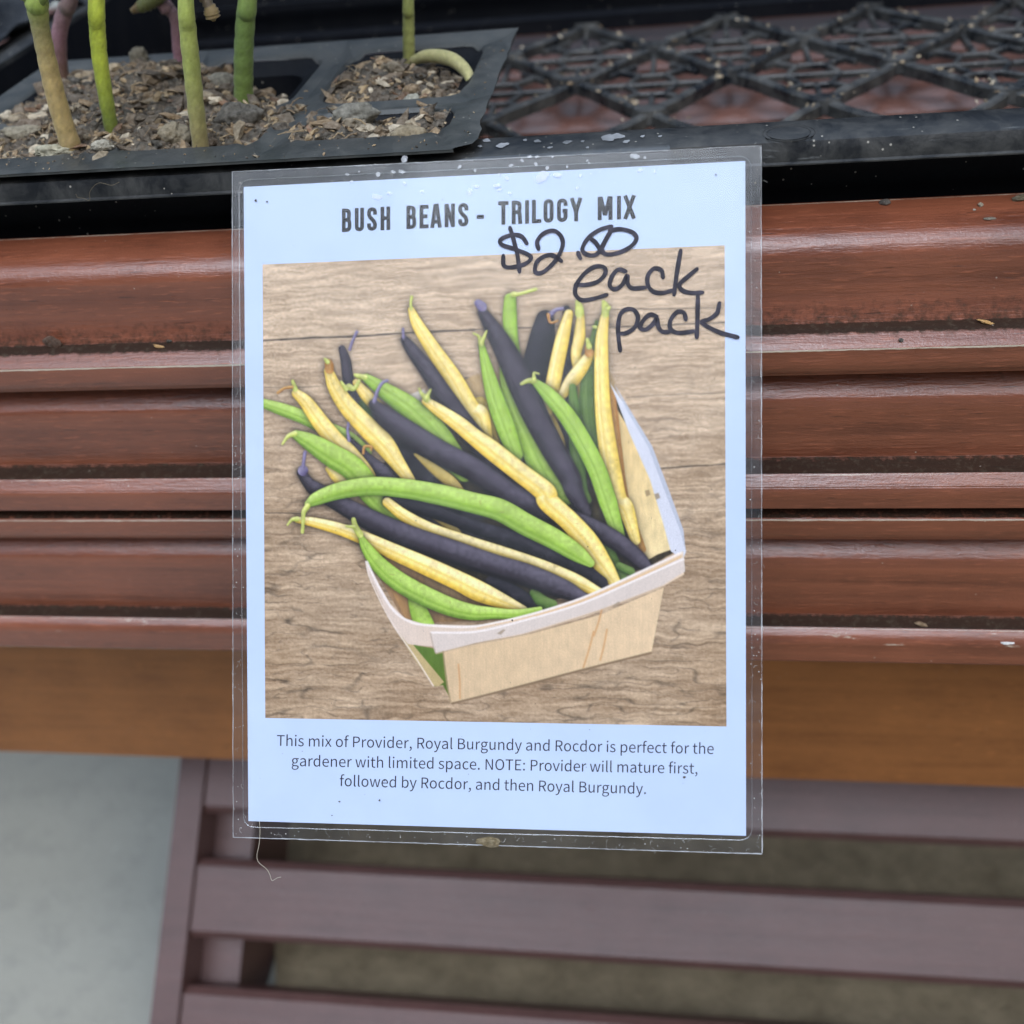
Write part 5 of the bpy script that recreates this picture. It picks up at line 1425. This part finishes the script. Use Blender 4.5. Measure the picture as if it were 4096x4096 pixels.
bean('G', [('B', 42, 935, 40), ('B', 78, 1090, 80), ('B', 130, 1280, 116), ('B', 195, 1460, 130), ('B', 260, 1640, 100)], 0.4, 0.1)
bean('G', [('B', 386, 1172, 50), ('B', 475, 1256, 96), ('B', 590, 1390, 118), ('B', 695, 1560, 122), ('B', 785, 1740, 124), ('B', 850, 1930, 120), ('D', 870, 220, 110), ('D', 925, 400, 84), ('D', 935, 480, 40)], 0.5, 0.15)
bean('g', [('D', 850, 470, 80), ('D', 890, 580, 100), ('D', 940, 660, 80)], 0.3)
bean('g', [('D', 930, 590, 60), ('D', 1000, 620, 60)], 0.3)
bean('Y', [('A', 802, 935, 76), ('A', 850, 1060, 120), ('A', 950, 1210, 150), ('A', 1100, 1370, 170), ('A', 1230, 1500, 170), ('A', 1330, 1640, 130), ('A', 1430, 1780, 90)], 0.45, 0.15)
bean('y', [('C', 1560, 250, 100), ('C', 1680, 340, 90), ('C', 1800, 450, 60)], 0.3)
bean('y', [('A', 1470, 1580, 24), ('A', 1600, 1680, 80), ('A', 1740, 1790, 100), ('A', 1830, 1880, 70)], 0.3)
bean('P', [('A', 965, 1485, 80), ('A', 1090, 1640, 150), ('A', 1250, 1780, 170), ('C', 1330, 230, 130)], 0.4)
bean('Y', [('A', 552, 1108, 76), ('A', 630, 1180, 112), ('A', 730, 1320, 140), ('A', 850, 1470, 150), ('A', 970, 1580, 140), ('A', 1100, 1710, 96), ('C', 1180, 100, 60)], 0.45, 0.1)
bean('G', [('A', 556, 1430, 80), ('A', 670, 1490, 146), ('A', 830, 1590, 190), ('A', 990, 1690, 200), ('C', 1120, 120, 200), ('C', 1220, 240, 160), ('C', 1330, 350, 90)], 0.45, 0.3)
bean('P', [('A', 1150, 1195, 84), ('A', 1240, 1290, 160), ('A', 1440, 1430, 190), ('A', 1680, 1575, 190), ('A', 1930, 1700, 190), ('D', 220, 120, 160), ('D', 420, 220, 140), ('D', 700, 310, 112), ('D', 900, 420, 120), ('D', 1040, 530, 106), ('D', 1105, 590, 70)], 0.5)
bean('Y', [('A', 1552, 1168, 66), ('A', 1650, 1236, 100), ('A', 1800, 1340, 126), ('A', 1920, 1440, 136), ('B', 100, 1605, 130), ('B', 290, 1755, 130), ('B', 450, 1880, 140), ('D', 470, 170, 140), ('D', 610, 300, 136), ('D', 730, 440, 148), ('D', 825, 580, 126), ('D', 900, 690, 76)], 0.55, 0.12)
bean('p', [('C', 1270, 200, 110), ('C', 1600, 280, 110), ('C', 1930, 400, 110), ('D', 200, 400, 112), ('D', 450, 500, 120), ('D', 650, 590, 114), ('D', 810, 695, 90)], 0.4)
bean('p', [('D', 120, 700, 120), ('D', 240, 760, 120), ('D', 360, 830, 100)], 0.3)
bean('g', [('D', 380, 760, 60), ('D', 440, 820, 90), ('D', 500, 830, 60)], 0.3)
bean('Y', [('C', 1255, 210, 80), ('C', 1390, 315, 100), ('C', 1600, 430, 118), ('C', 1900, 535, 126), ('D', 180, 508, 100), ('D', 430, 595, 104), ('D', 640, 680, 100), ('D', 800, 755, 60)], 0.45, 0.1)
bean('P', [('A', 592, 1722, 74), ('A', 655, 1810, 100), ('C', 720, 120, 124), ('C', 950, 255, 150), ('C', 1200, 385, 180), ('C', 1480, 500, 190), ('C', 1750, 590, 190), ('D', 120, 580, 150), ('D', 350, 650, 150), ('D', 560, 730, 130), ('D', 690, 785, 70)], 0.5)
bean('G', [('C', 645, 222, 60), ('C', 720, 178, 112), ('C', 900, 118, 140), ('C', 1140, 86, 150), ('C', 1400, 106, 160), ('C', 1650, 150, 168), ('C', 1920, 215, 170), ('D', 160, 225, 150), ('D', 330, 320, 150), ('D', 510, 412, 140), ('D', 650, 500, 116), ('D', 740, 565, 60)], 0.5, 0.45)
poly('C', [(1525, 770), (1625, 770), (1760, 870), (1850, 960), (1900, 1000), (1700, 990), (1560, 900)], (0.50, 0.42, 0.31), 3.0, 0.15, ((0.62, 0.53, 0.38), 60))
bean('Y', [('C', 560, 345, 50), ('C', 690, 365, 80), ('C', 890, 418, 100), ('C', 1080, 490, 112), ('C', 1300, 590, 134), ('C', 1550, 700, 150), ('C', 1800, 815, 160), ('D', 10, 740, 140), ('D', 150, 800, 110), ('D', 310, 868, 60)], 0.5, 0.05)
bean('G', [('C', 1440, 860, 70), ('C', 1480, 1000, 130), ('C', 1540, 1160, 170)], 0.3)
bean('G', [('C', 1052, 480, 46), ('C', 1100, 570, 96), ('C', 1200, 700, 138), ('C', 1350, 825, 160), ('C', 1550, 935, 160), ('C', 1750, 1020, 150), ('C', 1920, 1060, 126), ('D', 110, 888, 80), ('D', 260, 892, 60), ('D', 420, 860, 30)], 0.5, 0.25)
# stalks
for k_, *p_ in (('s', ('A', 1440, 455, 24), ('A', 1436, 410, 22), ('A', 1444, 365, 26)), ('v', ('A', 965, 770, 26), ('A', 985, 710, 24), ('A', 1020, 635, 26)), ('v', ('A', 1380, 680, 24), ('A', 1377, 612, 22)),
                ('o', ('A', 810, 925, 74), ('A', 808, 895, 76), ('A', 800, 870, 60)), ('s', ('A', 795, 865, 40), ('A', 775, 845, 24)), ('s', ('A', 545, 1075, 44), ('A', 525, 1015, 26)), ('o', ('A', 520, 1060, 26), ('A', 460, 1070, 22), ('A', 410, 1105, 24)),
                ('s', ('A', 1080, 985, 50), ('A', 1030, 975, 40), ('A', 1005, 965, 24)), ('v', ('A', 1155, 1170, 34), ('A', 1180, 1090, 30), ('A', 1215, 1030, 28), ('A', 1255, 1010, 24)), ('s', ('A', 1560, 1150, 60), ('A', 1520, 1110, 26), ('A', 1500, 1070, 14)), ('s', ('A', 1560, 1140, 40), ('A', 1590, 1080, 18)),
                ('s', ('A', 540, 1420, 50), ('A', 490, 1440, 34), ('A', 445, 1500, 18)), ('v', ('A', 960, 1470, 30), ('A', 950, 1400, 24), ('A', 955, 1340, 22)), ('o', ('A', 1070, 1570, 24), ('A', 1080, 1520, 22), ('A', 1130, 1520, 22), ('A', 1130, 1545, 20)),
                ('v', ('A', 605, 1705, 90), ('A', 610, 1700, 60)), ('v', ('A', 605, 1680, 30), ('A', 612, 1620, 28), ('A', 620, 1565, 30)), ('s', ('C', 640, 240, 50), ('C', 610, 290, 40), ('C', 605, 370, 30), ('C', 600, 440, 30)), ('s', ('C', 560, 340, 44), ('C', 520, 345, 30), ('C', 485, 385, 16)),
                ('s', ('C', 1045, 460, 56), ('C', 1010, 400, 50), ('C', 995, 345, 40)), ('s', ('C', 1000, 400, 30), ('C', 940, 395, 18)), ('s', ('A', 960, 1060, 60), ('A', 1000, 1070, 40), ('A', 1040, 1010, 24)), ('s', ('A', 940, 1075, 40), ('A', 900, 1020, 20)),
                ('s', ('B', 245, 610, 40), ('B', 290, 605, 24), ('B', 390, 576, 24)), ('v', ('B', 45, 690, 66), ('B', 20, 665, 50)), ('s', ('B', 40, 925, 40), ('B', 25, 880, 20), ('B', -10, 860, 12)), ('s', ('B', 45, 915, 30), ('B', 75, 845, 14)), ('s', ('B', 375, 1165, 44), ('B', 340, 1165, 34), ('B', 300, 1185, 22)), ('s', ('B', 380, 1150, 30), ('B', 380, 1115, 18), ('B', 410, 1120, 14)),
                ('s', ('B', 672, 730, 60), ('B', 670, 690, 50), ('B', 655, 655, 20)), ('s', ('B', 838, 735, 50), ('B', 840, 690, 50), ('B', 825, 655, 20)), ('s', ('B', 860, 700, 24), ('B', 868, 690, 14)), ('o', ('B', 735, 985, 60), ('B', 725, 955, 40)), ('s', ('B', 735, 945, 40), ('B', 722, 900, 24)), ('s', ('B', 775, 820, 24), ('B', 760, 815, 14)),
                ('v', ('B', 480, 745, 40), ('B', 520, 710, 26), ('B', 565, 700, 22)), ('o', ('B', 470, 740, 24), ('B', 485, 790, 18), ('B', 530, 780, 14))):
    bean(k_, list(p_), 0.15)
# basket rims and front
CB = (0.80, 0.72, 0.58)
poly('F', [(1150, 722), (1186, 775), (1226, 840), (1256, 920), (1286, 1000), (1294, 1040), (1288, 1056), (1265, 1040), (1250, 985), (1226, 905), (1186, 815), (1158, 742)], (0.80, 0.835, 0.885), 0.8, 0.02)
poly('F', [(1158, 724), (1190, 776), (1230, 842), (1260, 920), (1289, 1000), (1293, 1040), (1283, 1002), (1252, 922), (1222, 842), (1184, 778)], (0.70, 0.74, 0.80), 0.8)
for px_, py_ in ((1222, 930), (1240, 936)): poly('F', [(px_ - 6, py_ - 4), (px_ + 2, py_ - 6), (px_ + 5, py_ + 3), (px_ - 3, py_ + 7)], (0.52, 0.45, 0.33), 1.5, alpha=0.7)
poly('F', [(740, 1172), (778, 1216), (838, 1226), (852, 1322), (836, 1292), (820, 1294), (786, 1240)], (0.36, 0.50, 0.18), 1.0, 0.1, ((0.30, 0.40, 0.12), 60))
poly('F', [(738, 1170), (758, 1190), (838, 1286), (828, 1294), (818, 1293), (780, 1240)], (0.72, 0.66, 0.47), 0.8, 0.05)
poly('F', [(690, 1058), (736, 1138), (764, 1166), (800, 1177), (900, 1180), (1000, 1158), (1100, 1126), (1226, 1069), (1288, 1040), (1290, 1084), (1240, 1112), (1100, 1165), (980, 1198), (842, 1222), (770, 1215), (742, 1180), (693, 1076)], (0.825, 0.785, 0.745), 0.8, 0.02, ((0.86, 0.79, 0.68), 15))
poly('F', [(836, 1226), (1000, 1196), (1130, 1160), (1252, 1108), (1229, 1229), (850, 1326)], CB, 0.8, 0.045, ((0.85, 0.77, 0.63), 0))
poly('F', [(812, 1192), (900, 1190), (1000, 1166), (1100, 1135), (1200, 1092), (1290, 1050), (1292, 1078), (1250, 1104), (1130, 1150), (990, 1194), (900, 1212), (822, 1232)], (0.815, 0.79, 0.76), 0.8, 0.02)
WL = (0.93, 0.925, 0.92)


def fine_line(pts, col, w_): 
    P = catmull(np.array(pts, float), 8)
    for a_, b_ in zip(P[:-1], P[1:]):
        n_ = np.array([-(b_ - a_)[1], (b_ - a_)[0]]); n_ = n_ / np.linalg.norm(n_) * w_ / 2
        poly('F', [a_ + n_, b_ + n_, b_ - n_, a_ - n_], col, 1.3, alpha=0.85)


fine_line([(692, 1058), (714, 1105), (740, 1148), (768, 1170), (805, 1179), (900, 1181), (1000, 1159), (1100, 1127), (1226, 1070), (1286, 1042)], WL, 4.5)
fine_line([(1010, 1162), (1100, 1133), (1226, 1078), (1284, 1050)], (0.85, 0.72, 0.52), 2.5)
fine_line([(812, 1193), (900, 1191), (1000, 1167), (1100, 1137), (1200, 1094), (1290, 1054)], WL, 4.0)
fine_line([(900, 1185), (1000, 1163), (1100, 1131), (1240, 1071)], (0.86, 0.74, 0.58), 2.0)
fine_line([(812, 1193), (816, 1212), (822, 1232)], (0.70, 0.65, 0.60), 2.5)
fine_line([(822, 1233), (900, 1214), (990, 1196), (1130, 1152), (1250, 1106)], (0.72, 0.65, 0.55), 2.5)
fine_line([(836, 1228), (842, 1280), (850, 1324)], (0.62, 0.55, 0.42), 3.0)
fine_line([(852, 1327), (960, 1300), (1100, 1263), (1229, 1231)], (0.47, 0.40, 0.30), 4.0)
fine_line([(690, 1058), (700, 1095), (738, 1172), (784, 1240), (818, 1294)], (0.90, 0.88, 0.85), 2.5)
for a0, b0 in (((1120, 1190), (1100, 1260)), ((1145, 1186), (1132, 1246)), ((865, 1252), (868, 1318)), ((1135, 1150), (1120, 1200))): fine_line([a0, ((a0[0] + b0[0]) / 2 + 1, (a0[1] + b0[1]) / 2), b0], (0.78, 0.60, 0.40), 3.0)
for px_, py_ in ((945, 1192), (1162, 1140)): poly('F', [(px_ - 8, py_ + 3), (px_ + 4, py_ - 5), (px_ + 9, py_ - 4), (px_, py_ + 5)], (0.60, 0.55, 0.47), 1.4, alpha=0.8)
# print softness, banding and fine ink noise
B_ = np.pad(IMG, ((1, 1), (1, 1), (0, 0)), 'edge')
IMG = 0.52 * IMG + 0.12 * (B_[:-2, 1:-1] + B_[2:, 1:-1] + B_[1:-1, :-2] + B_[1:-1, 2:])
IMG *= (1 + 0.006 * np.sin(ii * 2 * math.pi / 4.3))[..., None]
IMG *= (1 + 0.07 * (RNG.random((NR, NR, 1)) - 0.5))
IMG = np.clip(IMG, 0.02, 0.99)
WHITE = np.array([0.50, 0.665, 0.93])               # how white paper looks in the photograph
INKC = np.clip(lin(IMG) / WHITE * np.array([0.54, 0.64, 0.86]), 0.004, 0.9)
gxx = np.linspace(0, NR, NR); X_, Y_ = np.meshgrid(gxx, gxx)
PXx, PYy = hmap(Hi, X_.ravel(), Y_.ravel())
rays = M3 @ np.array([(PXx - C) / F, (PYy - C) / F, np.ones_like(PXx)])
o_ = s_o + s_n * 0.000056 - np.array([0, 0, H])
Vp = (rays * ((o_ @ s_n) / (s_n @ rays))).T + np.array([0, 0, H])
k = np.arange((NR - 1) * (NR - 1)); r_, c2_ = k // (NR - 1), k % (NR - 1); i0 = r_ * NR + c2_
Fp = np.c_[i0, i0 + NR, i0 + NR + 1, i0 + 1]
me = bpy.data.meshes.new('printed_picture')
me.vertices.add(len(Vp)); me.vertices.foreach_set('co', Vp.astype(np.float32).ravel())
me.loops.add(len(Fp) * 4); me.loops.foreach_set('vertex_index', Fp.astype(np.int32).ravel())
me.polygons.add(len(Fp)); me.polygons.foreach_set('loop_start', np.arange(0, len(Fp) * 4, 4, dtype=np.int32))
me.update(calc_edges=True)
at_ = me.attributes.new('ink', 'FLOAT_COLOR', 'POINT'); at_.data.foreach_set('color', np.c_[INKC.reshape(-1, 3), np.ones(NR * NR)].astype(np.float32).ravel())
link('printed_picture', me, paper, [PRINT])

# ------------------------------------------------------------------ tape over the rim and the top of the sign
TOPX = lambda x: 687 - 0.0491 * (x - 929)
mb = MB()
rows_ = []
xsT = np.linspace(1330, 2682, 40)
nT = 0
for x in xsT:
    col_ = []
    jx = random.uniform(-1, 1) * (3 if x in (xsT[0], xsT[-1]) else 0)
    for t in np.linspace(0, 1, 8): col_.append(SP(x + jx, TOPX(x) + 210 * (1 - t) + 2, 0.00036))
    pe = SP(x + jx, TOPX(x) - 2, 0.00030); col_.append(pe)
    pr_ = on_z(x + jx, TOPX(x) - 6, RIMZ + 0.0002); 
    x_w = pe[0]
    col_.append(np.array([x_w, yf + 0.0013, RIMZ + 0.00012])); col_.append(np.array([x_w, yf + 0.0045, RIMZ + 0.00015])); col_.append(np.array([x_w, yf + 0.0098 + random.uniform(-.0001, .0001), RIMZ + 0.00013]))
    rows_.append(col_)
nc = len(rows_[0]); Vt = [p for r in rows_ for p in r]
Ft = [(i * nc + j, i * nc + j + 1, (i + 1) * nc + j + 1, (i + 1) * nc + j) for i in range(len(rows_) - 1) for j in range(nc - 1)]
tape = make('clear_tape', Vt, Ft, TAPE, None, 40)
tag(tape, 'strip of clear sticky tape holding the top of the sign to the tray rim', 'tape')
mb = MB()
bub = [(1510, 790, 20), (1392, 700, 8), (1408, 728, 9), (1560, 775, 12), (1515, 700, 12), (1575, 690, 11), (1840, 670, 10), (1902, 685, 8), (1906, 748, 12), (1690, 768, 8), (1880, 770, 16), (2000, 760, 10), (2000, 700, 6), (2120, 630, 10), (2150, 630, 8), (2210, 630, 6), (2045, 665, 9), (2090, 645, 8), (2145, 660, 9), (2240, 700, 6), (2350, 645, 7), (2357, 655, 6), (2540, 628, 18), (2580, 634, 7), (2270, 670, 7), (2190, 675, 9), (2170, 710, 30), (2230, 703, 16), (2030, 715, 10), (2040, 775, 8), (2322, 705, 8), (2365, 700, 6), (2460, 735, 4), (2310, 755, 8), (2560, 685, 10), (1620, 640, 18), (1610, 690, 14), (1620, 735, 10), (1890, 645, 5), (2620, 690, 7), (1440, 690, 5), (2400, 690, 4), (1990, 745, 14)]
off = 0.00042
for x, y_, r in bub:
    off += 3e-6
    c0 = SL(x, y_); n = 16; ph = random.uniform(0, 6); rr = r * 0.8 / F * SD
    ring = [c0 + rr * (1 + 0.25 * math.sin(2 * t + ph) + 0.12 * math.sin(5 * t + ph)) * np.array([math.cos(t) * 1.15, math.sin(t) * 0.85]) for t in np.linspace(0, 2 * math.pi, n, endpoint=False)]
    V = [SW(*p, off) for p in ring]; mb.add(V, [tuple(range(n))])
    if r > 9:
        off += 3e-6; k2 = [c0 + (p - c0) * 0.45 + rr * 0.15 for p in ring]; mb.add([SW(*p, off) for p in k2], [tuple(range(n))])
mb.build('air_bubbles', BUBBLE, tape)
mb = MB()
for px, py, r in ((1946, 562, 14), (2010, 580, 20), (2150, 565, 12), (2270, 568, 14), (2330, 565, 8), (2430, 552, 26), (2470, 545, 22), (2505, 566, 12), (2570, 545, 8), (2640, 545, 7), (2200, 590, 8), (2350, 590, 7), (2100, 560, 9), (1920, 585, 9)):
    c0 = on_z(px, py, RIMZ + 0.00019); n = 14; ph = random.uniform(0, 6); rr = r * 0.9 / F * 0.236
    mb.add([(c0[0] + rr * (1 + .3 * math.sin(2 * t + ph)) * math.cos(t) * 1.3, c0[1] + rr * 1.5 * (1 + .25 * math.sin(3 * t + ph)) * math.sin(t), RIMZ + 0.00022 + r * 1e-7) for t in np.linspace(0, 2 * math.pi, n, endpoint=False)], [tuple(range(n))])
mb.build('dried_glue', BUBBLE, tape)

# ------------------------------------------------------------------ small loose things
HAIR = Mat('pale_fibre'); HAIR.princ((0.50, 0.45, 0.36), 0.6, 0.3); HAIR = HAIR.m
P = catmull([SP(*p, 0.0008) for p in ((1038, 3285), (1040, 3330), (1036, 3380), (1028, 3420), (1034, 3448), (1066, 3476), (1080, 3500), (1088, 3522), (1108, 3512), (1124, 3508))], 8)
Vt, Ft = tube(P, 0.00006, 6)
tag(make('loose_fibre', Vt, Ft, HAIR, None, 180), 'long pale fibre hanging below the bottom left corner of the sign', 'fibre')
P = catmull([on_y(*p, yf - 0.0016) for p in ((303, 776), (312, 790), (335, 793), (354, 802), (360, 795), (358, 772), (372, 748), (395, 732), (420, 735), (448, 741), (478, 728))], 8)
Vt, Ft = tube(P, 0.00005, 6)
HAIRD = Mat('brown_fibre'); HAIRD.princ((0.17, 0.14, 0.09), 0.6, 0.3); HAIRD = HAIRD.m
tag(make('loose_fibre', Vt, Ft, HAIRD, None, 180), 'fine curled hair stuck to the black tray skirt left of the sign', 'fibre')


def surf(px, py, prof_):         # point of a rail profile seen at a pixel
    r = ray(px, py); best = None
    for p0, p1 in zip(prof_.p[:-1], prof_.p[1:]):
        q0, q1 = p0 - np.array([0, H]), p1 - np.array([0, H]); d = q1 - q0
        det = r[1] * -d[1] + d[0] * r[2]
        if abs(det) < 1e-12: continue
        s_ = (q0[0] * -d[1] + d[0] * q0[1]) / det; t = (r[1] * q0[1] - r[2] * q0[0]) / det
        if s_ > 0 and -0.01 <= t <= 1.01 and (best is None or s_ < best): best = s_
    if best is None: return None
    return r * best + np.array([0, 0, H])


CRUMB = attr_mat('soil_crumb', 0.9, 0.2, 0.3, 0.5, 1500.0)


def crumb(name, px, py, size, col, label, cat, prof_, sc=(1, 0.8, 0.7), th=0.0):
    p = surf(px, py, prof_)
    if p is None: print('no surface', px, py); return
    v = lump(size, (IV3, IF3), 2.4, 0.25) * np.array(sc); c_t, s_t = math.cos(th), math.sin(th)
    v = v @ np.array([[c_t, 0, s_t], [0, 1, 0], [-s_t, 0, c_t]]).T
    p = p + np.array([0, -0.4, 0.8]) * size * sc[2] * 0.6
    tag(make(name, v + p, IF3, CRUMB, None, 60, {'tint': np.asarray(col) * (0.7 + 0.6 * RNG.random((len(v), 1)))}), label, cat, 'crumbs lying on the bench rails')


crumb('soil_crumb', 3540, 812, 0.0010, (0.12, 0.10, 0.085), 'dark grey soil crumb on the top edge of the rail, right of the sign', 'crumb', a)
crumb('soil_crumb', 3922, 822, 0.0006, (0.38, 0.31, 0.22), 'small tan grain on the top rail near the right edge', 'crumb', a)
crumb('soil_crumb', 3897, 840, 0.0003, (0.45, 0.40, 0.33), 'tiny pale grain just left of the tan grain on the top rail', 'crumb', a)
crumb('bark_chip', 4085, 797, 0.0011, (0.15, 0.12, 0.07), 'brown bark flake on the top rail at the right edge of the picture', 'crumb', a, (1.5, 0.7, 0.6))
crumb('bark_chip', 3955, 875, 0.0008, (0.20, 0.17, 0.13), 'thin grey flake lying on the upper face of the top rail', 'crumb', a, (1.3, 0.6, 0.25))
crumb('soil_crumb', 3602, 1362, 0.00055, (0.05, 0.045, 0.04), 'round black crumb on the narrow ledge right of the sign', 'crumb', a)
crumb('wood_splinter', 3945, 1291, 0.0015, (0.55, 0.30, 0.09), 'orange splinter in the groove right of the sign', 'splinter', a, (1.2, 0.3, 0.25), 0.25)
crumb('wood_splinter', 642, 1388, 0.0012, (0.55, 0.32, 0.12), 'orange splinter in the groove left of the sign', 'splinter', a, (1.2, 0.3, 0.25), 0.3)
crumb('leaf_scrap', 226, 1379, 0.0017, (0.09, 0.035, 0.018), 'dark brown triangular leaf scrap standing in the groove far left', 'leaf scrap', a, (1.2, 0.25, 1.1), -0.5)
crumb('soil_crumb', 676, 1366, 0.0006, (0.03, 0.026, 0.02), 'black crumb at the groove just right of the left splinter', 'crumb', a)
crumb('soil_crumb', 497, 927, 0.0005, (0.17, 0.09, 0.05), 'reddish brown crumb on the back edge of the rail left of the sign', 'crumb', a)
crumb('wood_splinter', 3690, 2500, 0.0016, (0.26, 0.17, 0.09), 'dull brown sliver in the lowest groove right of the sign', 'splinter', d_, (1.2, 0.3, 0.25), 0.4)
crumb('paint_flake', 4025, 2573, 0.0011, (0.85, 0.84, 0.82), 'white paint chip on the bottom nosing at the right', 'paint chip', d_, (1.3, 0.5, 0.22))
crumb('paint_flake', 828, 2603, 0.0015, (0.78, 0.72, 0.66), 'pale bare patch of chipped paint at the bottom edge left of the sign', 'paint chip', d_, (1.9, 0.25, 0.35))
v = lump(1.0, (IV3, IF3), 2.6, 0.2) * np.array([0.0025, 0.0010, 0.0004])
p = SP(1957, 3364, 0.00035)
Vm = [p + s_rt * q[0] + s_dn * q[1] + s_n * q[2] for q in v]
tag(make('mud_speck', Vm, IF3, CRUMB, None, 60, {'tint': np.array([0.20, 0.15, 0.075]) * (0.6 + 0.7 * RNG.random((len(v), 1)))}), 'brown dried mud speck on the clear bottom margin of the sign', 'mud speck')
# scattered crumbs on the insert flange
mb = MB()
for _ in range(90):
    x = RNG.uniform(IX0 + 0.004, IX1 - 0.006); yq = RNG.uniform(IY0 + 0.0006, iy_in0)
    if RNG.random() < 0.25: x = RNG.uniform(ix_in1, IX1 - 0.001); yq = RNG.uniform(IY0 + 0.006, IY1 - 0.002)
    s_ = RNG.uniform(0.0001, 0.00028) * (2.2 if RNG.random() < 0.10 else 1)
    mb.add(chip(s_, 0.5, 1.4) + np.array([x, yq, IZ + 0.3 * s_]), IF1, PAL[RNG.choice([1, 3, 4, 6, 6, 0])] * RNG.uniform(0.8, 1.6))
o = mb.build('dust_crumbs', SOIL, None, None); tag(o, 'fine scattered soil dust on the grey flange of the cell insert', 'dust', kind='stuff')
# dried potting mix caught on the mesh floor
mb = MB()
for _ in range(560):
    r = RNG.integers(-1, 4); kx = RNG.integers(-1, 6)
    x = NX0 + (kx + (0.5 if r % 2 else 0)) * NPX; yr = NY0 + r * NPY; t = RNG.random(); sg = RNG.choice((-1, 1))
    px_, py_ = x + sg * NPX / 2 * t + RNG.normal(0, 0.0012), yr + NPY * t + RNG.normal(0, 0.0012)
    if px_ > 0.27 or py_ > TY1 - 0.012: continue
    if RNG.random() < 0.25: px_, py_ = x + RNG.normal(0, 0.004), yr + RNG.normal(0, 0.003)
    s_ = RNG.uniform(0.00025, 0.0008)
    mb.add(chip(s_, 0.4, 1.6) + np.array([px_, py_, zt + 0.0002]), IF1, PAL[RNG.choice([3, 4, 9, 8, 5])] * RNG.uniform(0.8, 1.6))
o = mb.build('dried_soil', SOIL, None, None); tag(o, 'pale dried soil caught on the ribs of the mesh tray floor', 'dried soil', kind='stuff')
print('objects', len(bpy.data.objects))
